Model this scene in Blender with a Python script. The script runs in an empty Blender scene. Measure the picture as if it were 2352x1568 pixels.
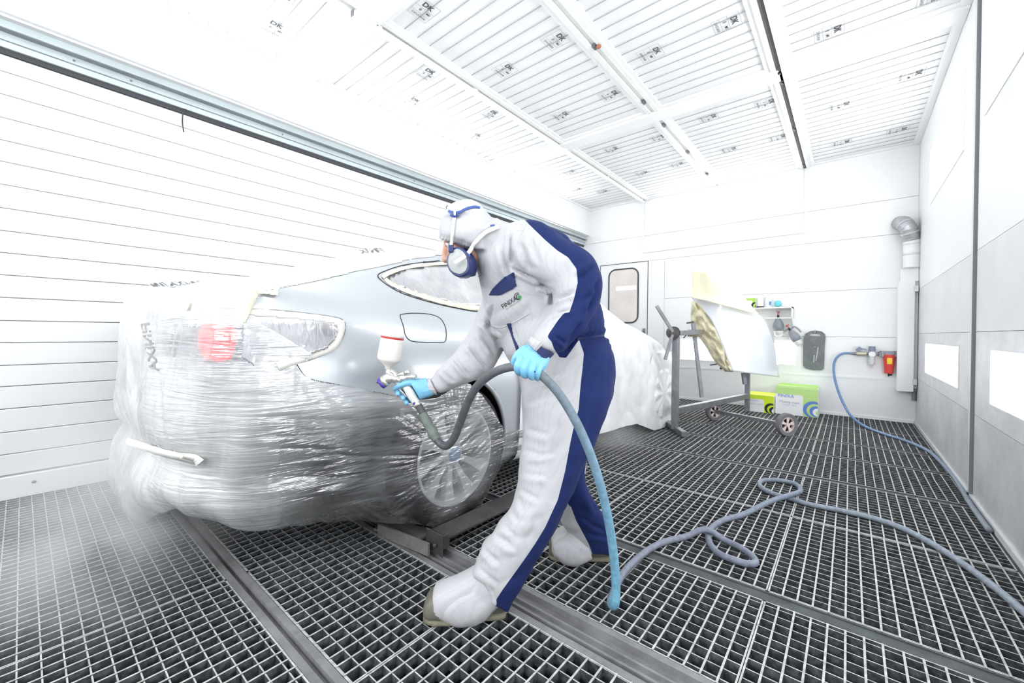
import bpy, bmesh, math, random
import numpy as np
from mathutils import Vector, Matrix, noise as mnoise
from mathutils.bvhtree import BVHTree
random.seed(4); RNG = np.random.RandomState(7)
PI = math.pi
C = bpy.context.scene.collection
SC = bpy.context.scene

# ---------------------------------------------------------------- camera
H = 0.92; FPX = 934.35; CX, CY = 1176.0, 770.8
yaw, pit, rol = 0.692906218, -0.00784814, 0.00929117
_f = np.array([-math.sin(yaw), math.cos(yaw), 0.]); _r = np.array([math.cos(yaw), math.sin(yaw), 0.]); _u = np.array([0, 0, 1.])
FW = _f*math.cos(pit)+_u*math.sin(pit); _u2 = np.cross(_r, FW)
RT = _r*math.cos(rol)+_u2*math.sin(rol); UP = np.cross(RT, FW)
EYE = np.array([0, 0, H])
def at(px, py, D):                      # the world point at distance D along the view axis
    return EYE + FW*D + RT*((px-CX)/FPX*D) - UP*((py-CY)/FPX*D)
def pix(P):
    d = np.asarray(P, float)-EYE; z = d @ FW
    return CX+FPX*(d @ RT)/z, CY-FPX*(d @ UP)/z
def onp(px, py, ax, v):                 # the world point on the plane axis = v
    d = FW*FPX+RT*(px-CX)-UP*(py-CY); t = (v-EYE[ax])/d[ax]; return EYE+d*t
cam = bpy.data.cameras.new('camera'); camo = bpy.data.objects.new('camera', cam); C.objects.link(camo)
cam.sensor_width = 36; cam.lens = FPX*36/2352; cam.shift_y = -(784-CY)/2352; cam.clip_start = 0.02
M = Matrix([[RT[0], UP[0], -FW[0], EYE[0]], [RT[1], UP[1], -FW[1], EYE[1]], [RT[2], UP[2], -FW[2], EYE[2]], [0, 0, 0, 1]])
camo.matrix_world = M; SC.camera = camo

# ---------------------------------------------------------------- world, light levels, exposure
w = bpy.data.worlds.new('world'); SC.world = w; w.use_nodes = True
w.node_tree.nodes['Background'].inputs[0].default_value = (0.9, 0.95, 1, 1); w.node_tree.nodes['Background'].inputs[1].default_value = 0.8
SC.view_settings.view_transform = 'Standard'; SC.view_settings.look = 'None'; SC.view_settings.gamma = 1
SC.view_settings.use_curve_mapping = False; SC.view_settings.exposure = 0.37
PANE_POWER = 7.5
SC.cycles.use_denoising = True; SC.cycles.adaptive_threshold = .02; SC.cycles.max_bounces = 8; SC.cycles.diffuse_bounces = 5; SC.cycles.glossy_bounces = 4
SC.cycles.transparent_max_bounces = 14; SC.cycles.transmission_bounces = 6; SC.cycles.volume_bounces = 1
SC.cycles.sample_clamp_indirect = 6; SC.cycles.caustics_reflective = False; SC.cycles.caustics_refractive = False
def area(name, loc, rot, sx, sy, power):
    l = bpy.data.lights.new(name, 'AREA'); l.shape = 'RECTANGLE'; l.size = sx; l.size_y = sy; l.energy = power; l.color = (0.95, 0.98, 1)
    o = bpy.data.objects.new(name, l); C.objects.link(o); o.location = loc; o.rotation_euler = rot; return o
# added fill light, unseen behind the camera, brightening the car's rear and the room
area('rear_fill_light', (-1.4, -2.3, 2.2), (math.radians(60), 0, 0), 3.4, 1.0, 80)

# ---------------------------------------------------------------- helpers
def tag(o, label=None, cat=None, group=None, kind=None):
    if label: o['label'] = label
    if cat: o['category'] = cat
    if group: o['group'] = group
    if kind: o['kind'] = kind
    return o
def empty(name, loc=(0, 0, 0), label=None, cat=None, group=None, kind=None):
    o = bpy.data.objects.new(name, None); C.objects.link(o); o.location = loc; o.empty_display_size = .1
    return tag(o, label, cat, group, kind)
def mkobj(name, me, parent=None, mats=None, smooth=False):
    o = bpy.data.objects.new(name, me); C.objects.link(o)
    if mats:
        for m in (mats if isinstance(mats, (list, tuple)) else [mats]): me.materials.append(m)
    if smooth: me.polygons.foreach_set('use_smooth', [True]*len(me.polygons))
    if parent:
        o.parent = parent
        if parent.type == 'EMPTY' or True: o.matrix_parent_inverse = Matrix.Translation(-Vector(worldloc(parent)))
    return o
def worldloc(o):
    v = Vector(o.location)
    return v if not o.parent else v    # children carry world coordinates, their parent's inverse undoes the shift
class MB:
    def __init__(s): s.v = []; s.f = []; s.mi = []; s.cur = 0
    def mat(s, i): s.cur = i; return s
    def add(s, vs, fs):
        n = len(s.v); s.v += [tuple(map(float, v)) for v in vs]; s.f += [tuple(i+n for i in f) for f in fs]; s.mi += [s.cur]*len(fs); return s
    def box(s, x0, y0, z0, x1, y1, z1):
        return s.add([(x0, y0, z0), (x1, y0, z0), (x1, y1, z0), (x0, y1, z0), (x0, y0, z1), (x1, y0, z1), (x1, y1, z1), (x0, y1, z1)],
                     [(0, 3, 2, 1), (4, 5, 6, 7), (0, 1, 5, 4), (1, 2, 6, 5), (2, 3, 7, 6), (3, 0, 4, 7)])
    def bar(s, a, b, wd, ht, up=(0, 0, 1)):          # box beam from a to b
        a = Vector(a); b = Vector(b); d = (b-a).normalized(); up = Vector(up)
        if abs(d.dot(up)) > .98: up = Vector((1, 0, 0))
        x = d.cross(up).normalized()*wd/2; z = x.cross(d).normalized()*ht/2
        vs = [p+sx*x+sz*z for p in (a, b) for sx, sz in ((-1, -1), (1, -1), (1, 1), (-1, 1))]
        return s.add(vs, [(0, 1, 2, 3), (7, 6, 5, 4), (0, 4, 5, 1), (1, 5, 6, 2), (2, 6, 7, 3), (3, 7, 4, 0)])
    def tube(s, pts, rad, n=12, caps=True, closed=False):
        pts = [Vector(p) for p in pts]; N = len(pts)
        rads = rad if isinstance(rad, (list, tuple, np.ndarray)) else [rad]*N
        base = len(s.v); t0 = None; ref = None; vs = []
        for i, p in enumerate(pts):
            t = (pts[min(i+1, N-1)]-pts[max(i-1, 0)])
            if closed: t = pts[(i+1) % N]-pts[(i-1) % N]
            t = t.normalized() if t.length > 1e-9 else Vector((0, 0, 1))
            if ref is None:
                ref = Vector((0, 0, 1)) if abs(t.z) < .9 else Vector((1, 0, 0))
            a = (ref-t*ref.dot(t)).normalized(); ref = a; b = t.cross(a)
            for k in range(n):
                q = 2*PI*k/n; vs.append(p+(a*math.cos(q)+b*math.sin(q))*rads[i])
        fs = []
        M_ = N if closed else N-1
        for i in range(M_):
            for k in range(n):
                j = (i+1) % N
                fs.append((i*n+k, i*n+(k+1) % n, j*n+(k+1) % n, j*n+k))
        if caps and not closed: fs += [tuple(range(n))[::-1], tuple((N-1)*n+k for k in range(n))]
        return s.add(vs, fs)
    def lathe(s, prof, org=(0, 0, 0), axis=(0, 0, 1), n=24, caps=True):      # prof: (r, h)
        ax = Vector(axis).normalized(); u = ax.orthogonal().normalized(); v = ax.cross(u); o = Vector(org); vs = []
        for r, h in prof:
            for k in range(n):
                q = 2*PI*k/n; vs.append(o+ax*h+(u*math.cos(q)+v*math.sin(q))*max(r, 1e-5))
        fs = [(i*n+k, i*n+(k+1) % n, (i+1)*n+(k+1) % n, (i+1)*n+k) for i in range(len(prof)-1) for k in range(n)]
        if caps: fs += [tuple(range(n))[::-1], tuple((len(prof)-1)*n+k for k in range(n))]
        return s.add(vs, fs)
    def prism(s, poly, off):                          # 3-D polygon pushed along off
        n = len(poly); o = Vector(off); P = [Vector(p) for p in poly]
        return s.add(P+[p+o for p in P], [tuple(range(n))[::-1], tuple(range(n, 2*n))]+[(i, (i+1) % n, (i+1) % n+n, i+n) for i in range(n)])
    def rbox(s, x0, y0, z0, x1, y1, z1): return s.box(x0, y0, z0, x1, y1, z1)
    def build(s, name, mats, parent=None, smooth=False, bevel=0, seg=2, **kw):
        me = bpy.data.meshes.new(name); me.from_pydata(s.v, [], s.f); me.update()
        if any(s.mi): me.polygons.foreach_set('material_index', s.mi)
        bm = bmesh.new(); bm.from_mesh(me); bmesh.ops.recalc_face_normals(bm, faces=bm.faces); bm.to_mesh(me); bm.free()
        o = mkobj(name, me, parent, mats, smooth)
        if bevel:
            b = o.modifiers.new('bevel', 'BEVEL'); b.width = bevel; b.segments = seg; b.limit_method = 'ANGLE'; b.angle_limit = .6
        if kw: tag(o, **kw)
        return o
def spline(pts, n=8):                                  # Catmull-Rom
    P = [np.array(p, float) for p in pts]; out = []
    for i in range(len(P)-1):
        p0 = P[max(i-1, 0)]; p1 = P[i]; p2 = P[i+1]; p3 = P[min(i+2, len(P)-1)]
        for k in range(n):
            t = k/n; out.append(.5*((2*p1)+(-p0+p2)*t+(2*p0-5*p1+4*p2-p3)*t*t+(-p0+3*p1-3*p2+p3)*t**3))
    out.append(P[-1]); return out
def inpoly(x, y, poly):
    x = np.asarray(x); y = np.asarray(y); c = np.zeros(x.shape, bool); n = len(poly)
    for i in range(n):
        x1, y1 = poly[i]; x2, y2 = poly[(i+1) % n]
        if y1 == y2: continue
        m = ((y1 > y) != (y2 > y)) & (x < (x2-x1)*(y-y1)/(y2-y1)+x1); c ^= m
    return c
_tab = np.random.RandomState(3).rand(256, 256)
def vn(x, y):                                          # smooth value noise, 0..1
    x = np.asarray(x, float); y = np.asarray(y, float); xi = np.floor(x).astype(int); yi = np.floor(y).astype(int); fx = x-xi; fy = y-yi
    fx = fx*fx*(3-2*fx); fy = fy*fy*(3-2*fy)
    g = lambda a, b: _tab[a & 255, b & 255]
    return (g(xi, yi)*(1-fx)+g(xi+1, yi)*fx)*(1-fy)+(g(xi, yi+1)*(1-fx)+g(xi+1, yi+1)*fx)*fy
def grid_mesh(name, P, keep=None, mats=None, parent=None, mi=None, **kw):   # P (n, m, 3)
    n, m = P.shape[:2]; idx = np.arange(n*m).reshape(n, m)
    q = np.stack([idx[:-1, :-1], idx[1:, :-1], idx[1:, 1:], idx[:-1, 1:]], -1).reshape(-1, 4)
    if mi is not None: mi = mi.reshape(-1)
    if keep is not None:
        k = keep.reshape(-1); q = q[k]
        if mi is not None: mi = mi[k]
    used, inv = np.unique(q, return_inverse=True); V = P.reshape(-1, 3)[used]; q = inv.reshape(-1, 4)
    me = bpy.data.meshes.new(name); me.from_pydata(V.tolist(), [], q.tolist()); me.update()
    if mi is not None: me.polygons.foreach_set('material_index', mi.astype(int).tolist())
    o = mkobj(name, me, parent, mats, True)
    if kw: tag(o, **kw)
    return o
# ---------------------------------------------------------------- materials
def mat(name, col, rough=.6, metal=0, bump=0, bscale=60, var=0, vscale=4, spec=.5, emis=None, es=0, coat=0, alpha=1, trans=0, dist=.002, stretch=None, sheen=0, col2=None):
    m = bpy.data.materials.new(name); m.use_nodes = True; nt = m.node_tree; N = nt.nodes; L = nt.links; b = N['Principled BSDF']
    c = tuple(col)+(1,); b.inputs['Base Color'].default_value = c; b.inputs['Roughness'].default_value = rough; b.inputs['Metallic'].default_value = metal
    b.inputs['Specular IOR Level'].default_value = spec; b.inputs['Coat Weight'].default_value = coat; b.inputs['Alpha'].default_value = alpha
    b.inputs['Transmission Weight'].default_value = trans; b.inputs['Coat Roughness'].default_value = .08; b.inputs['Sheen Weight'].default_value = sheen
    if emis: b.inputs['Emission Color'].default_value = tuple(emis)+(1,); b.inputs['Emission Strength'].default_value = es
    tc = N.new('ShaderNodeTexCoord'); mp = N.new('ShaderNodeMapping'); L.new(tc.outputs['Object'], mp.inputs[0])
    if stretch: mp.inputs['Scale'].default_value = stretch
    if var or col2:
        n = N.new('ShaderNodeTexNoise'); n.inputs['Scale'].default_value = vscale; n.inputs['Detail'].default_value = 6; n.inputs['Roughness'].default_value = .65
        L.new(mp.outputs[0], n.inputs['Vector']); r = N.new('ShaderNodeValToRGB'); r.color_ramp.elements[0].position = .32; r.color_ramp.elements[1].position = .68
        c2 = col2 if col2 else [min(1, x*(1+var)) for x in col]
        c1 = col if col2 else [x*(1-var) for x in col]
        r.color_ramp.elements[0].color = tuple(c1)+(1,); r.color_ramp.elements[1].color = tuple(c2)+(1,)
        L.new(n.outputs[0], r.inputs[0]); L.new(r.outputs[0], b.inputs['Base Color'])
    if bump:
        n2 = N.new('ShaderNodeTexNoise'); n2.inputs['Scale'].default_value = bscale; n2.inputs['Detail'].default_value = 5; L.new(mp.outputs[0], n2.inputs['Vector'])
        bp = N.new('ShaderNodeBump'); bp.inputs['Strength'].default_value = bump; bp.inputs['Distance'].default_value = dist
        L.new(n2.outputs[0], bp.inputs['Height']); L.new(bp.outputs[0], b.inputs['Normal'])
    return m
def emis(name, col, s):
    m = bpy.data.materials.new(name); m.use_nodes = True; nt = m.node_tree; nt.nodes.clear()
    e = nt.nodes.new('ShaderNodeEmission'); e.inputs[0].default_value = tuple(col)+(1,); e.inputs[1].default_value = s
    o = nt.nodes.new('ShaderNodeOutputMaterial'); nt.links.new(e.outputs[0], o.inputs[0]); return m
def grate_mat():                                       # dark steel, pale overspray settled on the upward faces
    m = mat('grating steel', (.05, .056, .062), .75, .2, bump=.5, bscale=120); nt = m.node_tree; N = nt.nodes; L = nt.links; b = N['Principled BSDF']
    g = N.new('ShaderNodeNewGeometry'); s = N.new('ShaderNodeSeparateXYZ'); L.new(g.outputs['True Normal'], s.inputs[0])
    n = N.new('ShaderNodeTexNoise'); n.inputs['Scale'].default_value = 45; tc = N.new('ShaderNodeTexCoord'); L.new(tc.outputs['Object'], n.inputs['Vector']); n.inputs['Detail'].default_value = 6
    r0 = N.new('ShaderNodeValToRGB'); r0.color_ramp.elements[0].position = .3; r0.color_ramp.elements[1].position = .7
    r0.color_ramp.elements[0].color = (.33, .33, .32, 1); r0.color_ramp.elements[1].color = (.62, .62, .61, 1); L.new(n.outputs[0], r0.inputs[0])
    r1 = N.new('ShaderNodeValToRGB'); r1.color_ramp.elements[0].position = .4; r1.color_ramp.elements[1].position = .72
    r1.color_ramp.elements[0].color = (.035, .041, .046, 1); r1.color_ramp.elements[1].color = (.13, .145, .155, 1); L.new(n.outputs[0], r1.inputs[0])
    gt = N.new('ShaderNodeMath'); gt.operation = 'GREATER_THAN'; gt.inputs[1].default_value = .5; L.new(s.outputs[2], gt.inputs[0])
    mx = N.new('ShaderNodeMix'); mx.data_type = 'RGBA'; L.new(gt.outputs[0], mx.inputs[0]); L.new(r1.outputs[0], mx.inputs[6]); L.new(r0.outputs[0], mx.inputs[7])
    L.new(mx.outputs[2], b.inputs['Base Color']); return m
WHITE = mat('white enamel', (.86, .87, .88), .35, var=.015, vscale=1.5)
WALLW = mat('white sandwich panel', (.84, .85, .86), .42, var=.02, vscale=2)
WHITE2 = mat('white painted trim', (.88, .88, .88), .4)
CREAM = mat('ceiling rail paint', (.85, .855, .84), .45, var=.03, vscale=9)
GALV = mat('galvanised sheet', (.60, .61, .63), .45, .12, bump=.15, bscale=25, var=.16, vscale=3.2)
GALV2 = mat('galvanised strip', (.68, .69, .71), .4, .12, var=.1, vscale=6)
ALU = mat('aluminium rail', (.62, .70, .72), .35, .4, var=.06, vscale=3)
BLACK = mat('black rubber', (.018, .019, .022), .6)
RUBG = mat('dark gasket', (.06, .062, .07), .7, bump=.5, bscale=40)
GRATE = grate_mat()
BEAM = mat('dusty steel beam', (.075, .085, .092), .7, .3, bump=.4, bscale=35, var=.3, vscale=12)
CHAN = mat('floor channel', (.23, .23, .235), .75, .2, bump=.5, bscale=30, var=.28, vscale=9)
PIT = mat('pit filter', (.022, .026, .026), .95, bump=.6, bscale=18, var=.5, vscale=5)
FILT = mat('ceiling filter', (.84, .845, .85), .9, bump=.15, bscale=9, dist=.01, var=.02, vscale=2)
WIRE = mat('filter wire', (.42, .43, .44), .5, .3)
INK = mat('print ink', (.05, .05, .055), .7)
INK2 = mat('faint print ink', (.30, .31, .32), .8)
PANE = emis('lit pane', (.97, .985, 1), PANE_POWER)
STEEL = mat('grey steel tube', (.24, .25, .27), .45, .6, var=.2, vscale=14)
DARKST = mat('dark brown steel', (.09, .08, .082), .6, .5, bump=.4, bscale=50, var=.25, vscale=15)
# ================================================================= ROOM
XR, XL, XLU, YB, YF, ZC = .543, -3.46, -3.33, 6.02, -2.6, 2.95
# --- floor: pit, beams, gratings
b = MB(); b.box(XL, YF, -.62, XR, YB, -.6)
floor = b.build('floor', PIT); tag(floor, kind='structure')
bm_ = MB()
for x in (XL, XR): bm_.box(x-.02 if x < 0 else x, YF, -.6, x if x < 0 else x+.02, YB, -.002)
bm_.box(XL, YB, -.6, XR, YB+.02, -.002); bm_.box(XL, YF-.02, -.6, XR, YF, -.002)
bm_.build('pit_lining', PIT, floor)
def beam(name, x0, x1, y0, y1, m=BEAM, z=0):
    bb = MB(); zt = -.004+z
    bb.box(x0, y0, zt-.05, x1, y1, zt)
    bb.box(x0, y0, zt-.035, x1, y0+.008, zt+.004); bb.box(x0, y1-.008, zt-.035, x1, y1, zt+.004)
    return bb.build(name, m, floor)
# deep U channels where the rails run
def channel(y0, y1):
    bb = MB(); w_ = y1-y0
    bb.box(XL, y0, -.05, XR, y0+.022, 0); bb.box(XL, y1-.022, -.05, XR, y1, 0)
    bb.box(XL, y0+.022, -.05, XR, y1-.022, -.022)
    if w_ > .1:
        bb.box(XL, y0+.05, -.024, XR, y0+.058, -.012); bb.box(XL, y1-.062, -.03, XR, y1-.054, -.01)
    return bb.build('floor_channel', CHAN, floor)
channel(.482, .545); channel(1.03, 1.17)
for y0, y1 in ((1.645, 1.708), (3.255, 3.30), (3.925, 3.97), (4.47, 4.51)): beam('support_beam', XL, XR, y0, y1)
beam('wall_strip', .522, XR, YF, YB, BEAM)
PITCH = .0427
def grating(x0, x1, y0, y1, dx0=0, dy0=0):
    g = MB(); h = .03
    x0 += .001; x1 -= .001; y0 += .0015; y1 -= .0015
    wt = .0058; wx = .0036
    g.box(x0, y0, -h, x0+.005, y1, 0); g.box(x1-.005, y0, -h, x1, y1, 0); g.box(x0, y0, -h, x1, y0+.005, 0); g.box(x0, y1-.005, -h, x1, y1, 0)
    n = int(round((x1-x0)/PITCH)); p = (x1-x0)/n
    for i in range(1, n):
        x = x0+i*p; j = random.uniform(-.0012, .0012); e = random.uniform(-.001, .001); k = random.random()
        if k < .07:      # a bent bar
            ym = y0+(y1-y0)*random.uniform(.2, .8); s = random.uniform(-.006, .006)
            for a, c in ((y0, ym), (ym, y1)):
                A = x+(s if a == ym else 0); B = x+(s if c == ym else 0)
                g.add([(A-wt/2, a, -h), (A+wt/2, a, -h), (B+wt/2, c, -h), (B-wt/2, c, -h), (A-wt/2, a, .001), (A+wt/2, a, .001), (B+wt/2, c, .001), (B-wt/2, c, .001)],
                      [(0, 3, 2, 1), (4, 5, 6, 7), (0, 1, 5, 4), (1, 2, 6, 5), (2, 3, 7, 6), (3, 0, 4, 7)])
        else: g.box(x-wt/2+j, y0, -h, x+wt/2+j, y1, .001+e*.3)
    n = int((y1-y0-.012)/PITCH)
    st = (y1-y0-n*PITCH)/2
    for i in range(n+1):
        y = y0+st+i*PITCH; j = random.uniform(-.001, .001)
        g.box(x0, y-wx/2+j, -h, x1, y+wx/2+j, -.0012)
    g.build('grating_panel', GRATE, floor)
XJ = [.522, -.217, -.985, -1.755, -2.50, -3.25, XL]
rows = [(YF, -1.9), (-1.9, -1.12), (-1.12, -.33), (-.33, .482), (.545, 1.03), (1.17, 1.645), (1.708, 2.50), (2.50, 3.255), (3.30, 3.925), (3.97, 4.47), (4.51, 5.26), (5.26, YB-.01)]
for (y0, y1) in rows:
    for i in range(6):
        if y0 < -.4 and i < 0: continue
        grating(XJ[i+1], XJ[i], y0, y1)
bb = MB()
for x in XJ[1:-1]: bb.box(x-.012, YF, -.08, x+.012, YB, -.032)
for y in (-1.9, -1.12, -.33, 2.5, 5.26): bb.box(XL, y-.012, -.08, XR, y+.012, -.032)
bb.build('bearer', BEAM, floor)

# --- left wall: folding doors of horizontal boards
wl = MB().box(XL-.1, YF, 0, XL-.03, YB, ZC+.1).build('wall_left', WALLW); tag(wl, kind='structure')
zs = [2.365, 2.276, 2.155, 2.032, 1.913, 1.80, 1.679, 1.555, 1.435, 1.318, 1.20, 1.08, .957, .839, .718, .605, .485, .36, .241, .13]
for i in range(len(zs)-1):
    zt, zb = zs[i], zs[i+1]
    p = MB(); p.add([(XL-.032, YF, zb+.003), (XL-.003, YF, zb+.003), (XL, YF, zb+.006), (XL, YF, zt-.004), (XL-.004, YF, zt-.0005), (XL-.032, YF, zt-.0005),
                     (XL-.032, YB, zb+.003), (XL-.003, YB, zb+.003), (XL, YB, zb+.006), (XL, YB, zt-.004), (XL-.004, YB, zt-.0005), (XL-.032, YB, zt-.0005)],
                    [(0, 1, 2, 3, 4, 5), (11, 10, 9, 8, 7, 6), (0, 6, 7, 1), (1, 7, 8, 2), (2, 8, 9, 3), (3, 9, 10, 4), (4, 10, 11, 5), (5, 11, 6, 0)])
    p.build('wall_board', WALLW, wl)
p = MB(); p.box(XL-.03, YF, 0, XL+.012, YB, .122); bs = p.build('baseboard_left', WHITE2, bevel=.003); tag(bs, kind='structure')
p = MB()
for y in np.arange(-.8, 5.8, .42): p.lathe([(.008, 0), (.008, .004), (.004, .006)], (XL+.012, y, .075), (1, 0, 0), 8)
p.build('screw', STEEL, bs)
b = MB(); b.box(XL-.03, YF, 2.366, XL+.014, YB, 2.390); tag(b.build('trim_1', RUBG), kind='structure')
tr = MB(); tr.box(XL-.03, YF, 2.392, XL+.03, YB, 2.47)
tr2 = tr.build('trim_2', ALU); tag(tr2, kind='structure')
MB().box(XL-.03, YF, 2.47, XL+.075, YB, 2.475).build('rail_lip', STEEL, tr2)
MB().box(XL-.03, YF, 2.475, XL+.05, YB, 2.525).build('upper_rail', ALU, tr2)
MB().box(XL+.03, YF, 2.425, XL+.034, YB, 2.43).build('rail_groove', STEEL, tr2)
MB().box(XL-.03, YF, 2.525, XL+.09, YB, 2.537).build('rail_cap', WHITE2, tr2)
p = MB()
for y in (.19, .43, 1.3, 2.55, 3.4, 4.4): p.lathe([(.006, 0), (.006, .004)], (XL+.03, y, 2.45), (1, 0, 0), 8)
p.build('rail_bolt', STEEL, tr2)
# upper left wall with its lit windows, leaning in over the rail
def lit_wall(name, axis, pos, inward, a0, a1, z0, z1, wins, base='window', mw=WHITE):
    """wall slab in plane axis=pos with openings for lit windows. wins: (a0,a1,z0,z1)"""
    m = MB(); th = .03*(-inward)
    def slab(A0, A1, Z0, Z1, MBo=m, off=0, t=th):
        if A1-A0 < 1e-4 or Z1-Z0 < 1e-4: return
        p0, p1 = sorted((pos+off, pos+off+t))
        if axis == 0: MBo.box(p0, A0, Z0, p1, A1, Z1)
        else: MBo.box(A0, p0, Z0, A1, p1, Z1)
    cuts = sorted(set([z0, z1]+[v for w_ in wins for v in w_[2:4]]))
    for k in range(len(cuts)-1):
        za, zb = cuts[k], cuts[k+1]; zm = (za+zb)/2
        xs = sorted([(w_[0], w_[1]) for w_ in wins if w_[2] < zm < w_[3]]); c = a0
        for p_, q_ in xs: slab(c, p_, za, zb); c = q_
        slab(c, a1, za, zb)
    o = m.build(name, mw)
    return o
WN = [0]
def lit_window(axis, pos, inward, A0, A1, Z0, Z1, frame=.018, depth=.025, fm=None, split=None):
    WN[0] += 1
    m = MB(); t = -inward*depth
    def bx(M_, a, b_, c, d, o0, o1):
        p0, p1 = sorted((pos+o0, pos+o1))
        if axis == 0: M_.box(p0, a, c, p1, b_, d)
        else: M_.box(a, p0, c, b_, p1, d)
    f = frame
    for (a, b_, c, d) in ((A0, A1, Z0, Z0+f), (A0, A1, Z1-f, Z1), (A0, A0+f, Z0+f, Z1-f), (A1-f, A1, Z0+f, Z1-f)): bx(m, a, b_, c, d, inward*.004, t)
    o = m.build('window_%d' % WN[0], fm or WHITE2); tag(o, kind='structure')
    g = MB(); bx(g, A0+f, A1-f, Z0+f, Z1-f, t*.6, t*.9); g.build('lit_pane', PANE, o)
    return o
lw = [(-2.3, -.45, 2.56, 2.845), (-.3, 1.375, 2.56, 2.845), (1.79, 3.28, 2.56, 2.845), (3.60, 5.20, 2.56, 2.845)]
o = lit_wall('soffit_left', 0, XLU, 1, YF, YB, 2.53, ZC, lw); o.name = 'trim_3'; tag(o, kind='structure')
for w_ in lw: lit_window(0, XLU, 1, *w_)

# --- right wall: galvanised sheets, posts, lit windows
wr_w = [(5.25, 3.80, 2.10, 2.60), (3.28, 1.6, 2.10, 2.60), (1.4, -.6, 2.10, 2.60), (5.36, 3.84, .57, .872), (3.09, 1.55, .57, .872), (1.35, -.2, .57, .872)]
wr_w = [(min(a, b_), max(a, b_), c, d) for a, b_, c, d in wr_w]
wr = MB().box(XR+.03, YF, 0, XR+.1, YB, ZC).build('wall_right', WALLW); tag(wr, kind='structure')
def sheet(y0, y1, z0, z1, m_, name='wall_sheet', wins=()):
    g = MB(); cuts = sorted(set([z0, z1]+[v for w_ in wins for v in w_[2:4] if z0 <= v <= z1])); e = .0012
    for k in range(len(cuts)-1):
        za, zb = cuts[k], cuts[k+1]; zm = (za+zb)/2; c = y0+e
        for p_, q_ in sorted([(w_[0], w_[1]) for w_ in wins if w_[2] < zm < w_[3] and w_[0] < y1 and w_[1] > y0]):
            if p_ > c: g.box(XR, c, za+(e if za == z0 else 0), XR+.03, p_, zb-(e if zb == z1 else 0))
            c = q_
        if c < y1-e: g.box(XR, c, za+(e if za == z0 else 0), XR+.03, y1-e, zb-(e if zb == z1 else 0))
    g.build(name, m_, wr)
GALVU = mat('pale galvanised sheet', (.72, .73, .75), .42, .1, bump=.1, bscale=25, var=.05, vscale=2.5)
posts = [3.46, 1.47, -.4, -2.3]
ys = [YB, 3.515, 3.41, 1.52, 1.42, -.35, -.45, YF]
for a, b_ in ((3.515, YB), (1.52, 3.41), (-.35, 1.42), (YF, -.45)):
    sheet(a, b_, 0, .485, GALV); sheet(a, b_, .485, .948, GALV2, wins=wr_w); sheet(a, b_, .948, 1.403, GALVU); sheet(a, b_, 1.403, ZC, WALLW, wins=wr_w)
for y in posts:
    g = MB(); g.box(XR-.012, y-.022, 0, XR+.03, y+.026, ZC); po = g.build('wall_post', GALV2, wr)
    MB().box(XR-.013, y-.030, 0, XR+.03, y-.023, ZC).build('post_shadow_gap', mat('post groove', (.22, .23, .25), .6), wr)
for w_ in wr_w: lit_window(0, XR, -1, *w_, fm=GALV2 if w_[2] < 1 else WHITE2)
g = MB(); g.box(XR-.012, YF, 0, XR+.002, YB, .03); tag(g.build('baseboard_right', GALV2), kind='structure')

# --- back wall
bw_w = [(-2.14, -.63, 2.49, 2.82), (-1.88, -.49, .545, .87)]
wb = MB().box(XL-.1, YB+.03, 0, XR+.1, YB+.1, ZC).build('wall_back', WALLW); tag(wb, kind='structure')
def bsheet(x0, x1, z0, z1, wins=(), m_=WALLW):
    g = MB(); e = .0018; cuts = sorted(set([z0, z1]+[v for w_ in wins for v in w_[2:4] if z0 <= v <= z1]))
    for k in range(len(cuts)-1):
        za, zb = cuts[k], cuts[k+1]; zm = (za+zb)/2; c = x0+e
        for p_, q_ in sorted([(w_[0], w_[1]) for w_ in wins if w_[2] < zm < w_[3]]):
            if p_ > c and p_ < x1: g.box(c, YB, za+(e if za == z0 else 0), p_, YB+.03, zb-(e if zb == z1 else 0)); c = q_
        if c < x1-e: g.box(c, YB, za+(e if za == z0 else 0), x1-e, YB+.03, zb-(e if zb == z1 else 0))
    g.build('wall_sheet', m_, wb)
D0, D1 = -3.14, -2.345      # door opening
bsheet(XL, D0, 0, 2.02); bsheet(XL, XR, 2.40, ZC, bw_w); bsheet(XL, XR, 2.02, 2.40)
bsheet(D1, -2.10, 0, 2.02)
for z0, z1 in ((0, .46), (.46, .905), (.905, 1.44), (1.44, 2.02)): bsheet(-2.10, XR, z0, z1, bw_w)
lit_window(1, YB, -1, *bw_w[0]); lit_window(1, YB, -1, *bw_w[1])
MB().box(-2.10, YB-.006, .44, XR, YB, .465).build('wall_ledge', WHITE2, wb)
tag(MB().box(XL, YB-.012, 0, XR, YB, .03).build('baseboard_back', WHITE2), kind='structure')
# door
dr = MB().box(D0+.006, YB+.004, .03, D1-.006, YB+.03, 2.012).build('door_1', WHITE); tag(dr, kind='structure')
MB().box(D1-.008, YB-.003, .03, D1-.002, YB+.003, 2.02).box(D0, YB-.003, 2.012, D1, YB+.003, 2.018).box(D0+.001, YB-.003, .03, D0+.006, YB+.003, 2.01).build('door_gap', RUBG, dr)
def rrect(x0, x1, z0, z1, r, n=6):
    out = []
    for cx, cz, a0 in ((x1-r, z1-r, 0), (x0+r, z1-r, PI/2), (x0+r, z0+r, PI), (x1-r, z0+r, 3*PI/2)):
        for k in range(n+1): a = a0+PI/2*k/n; out.append((cx+r*math.cos(a), cz+r*math.sin(a)))
    return out
GLASSD = mat('dim window of the next room', (.50, .46, .44), .08, var=.12, vscale=2.5, spec=.8, emis=(.82, .78, .76), es=.22)
rr = rrect(-2.985, -2.50, 1.09, 1.93, .11)
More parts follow.
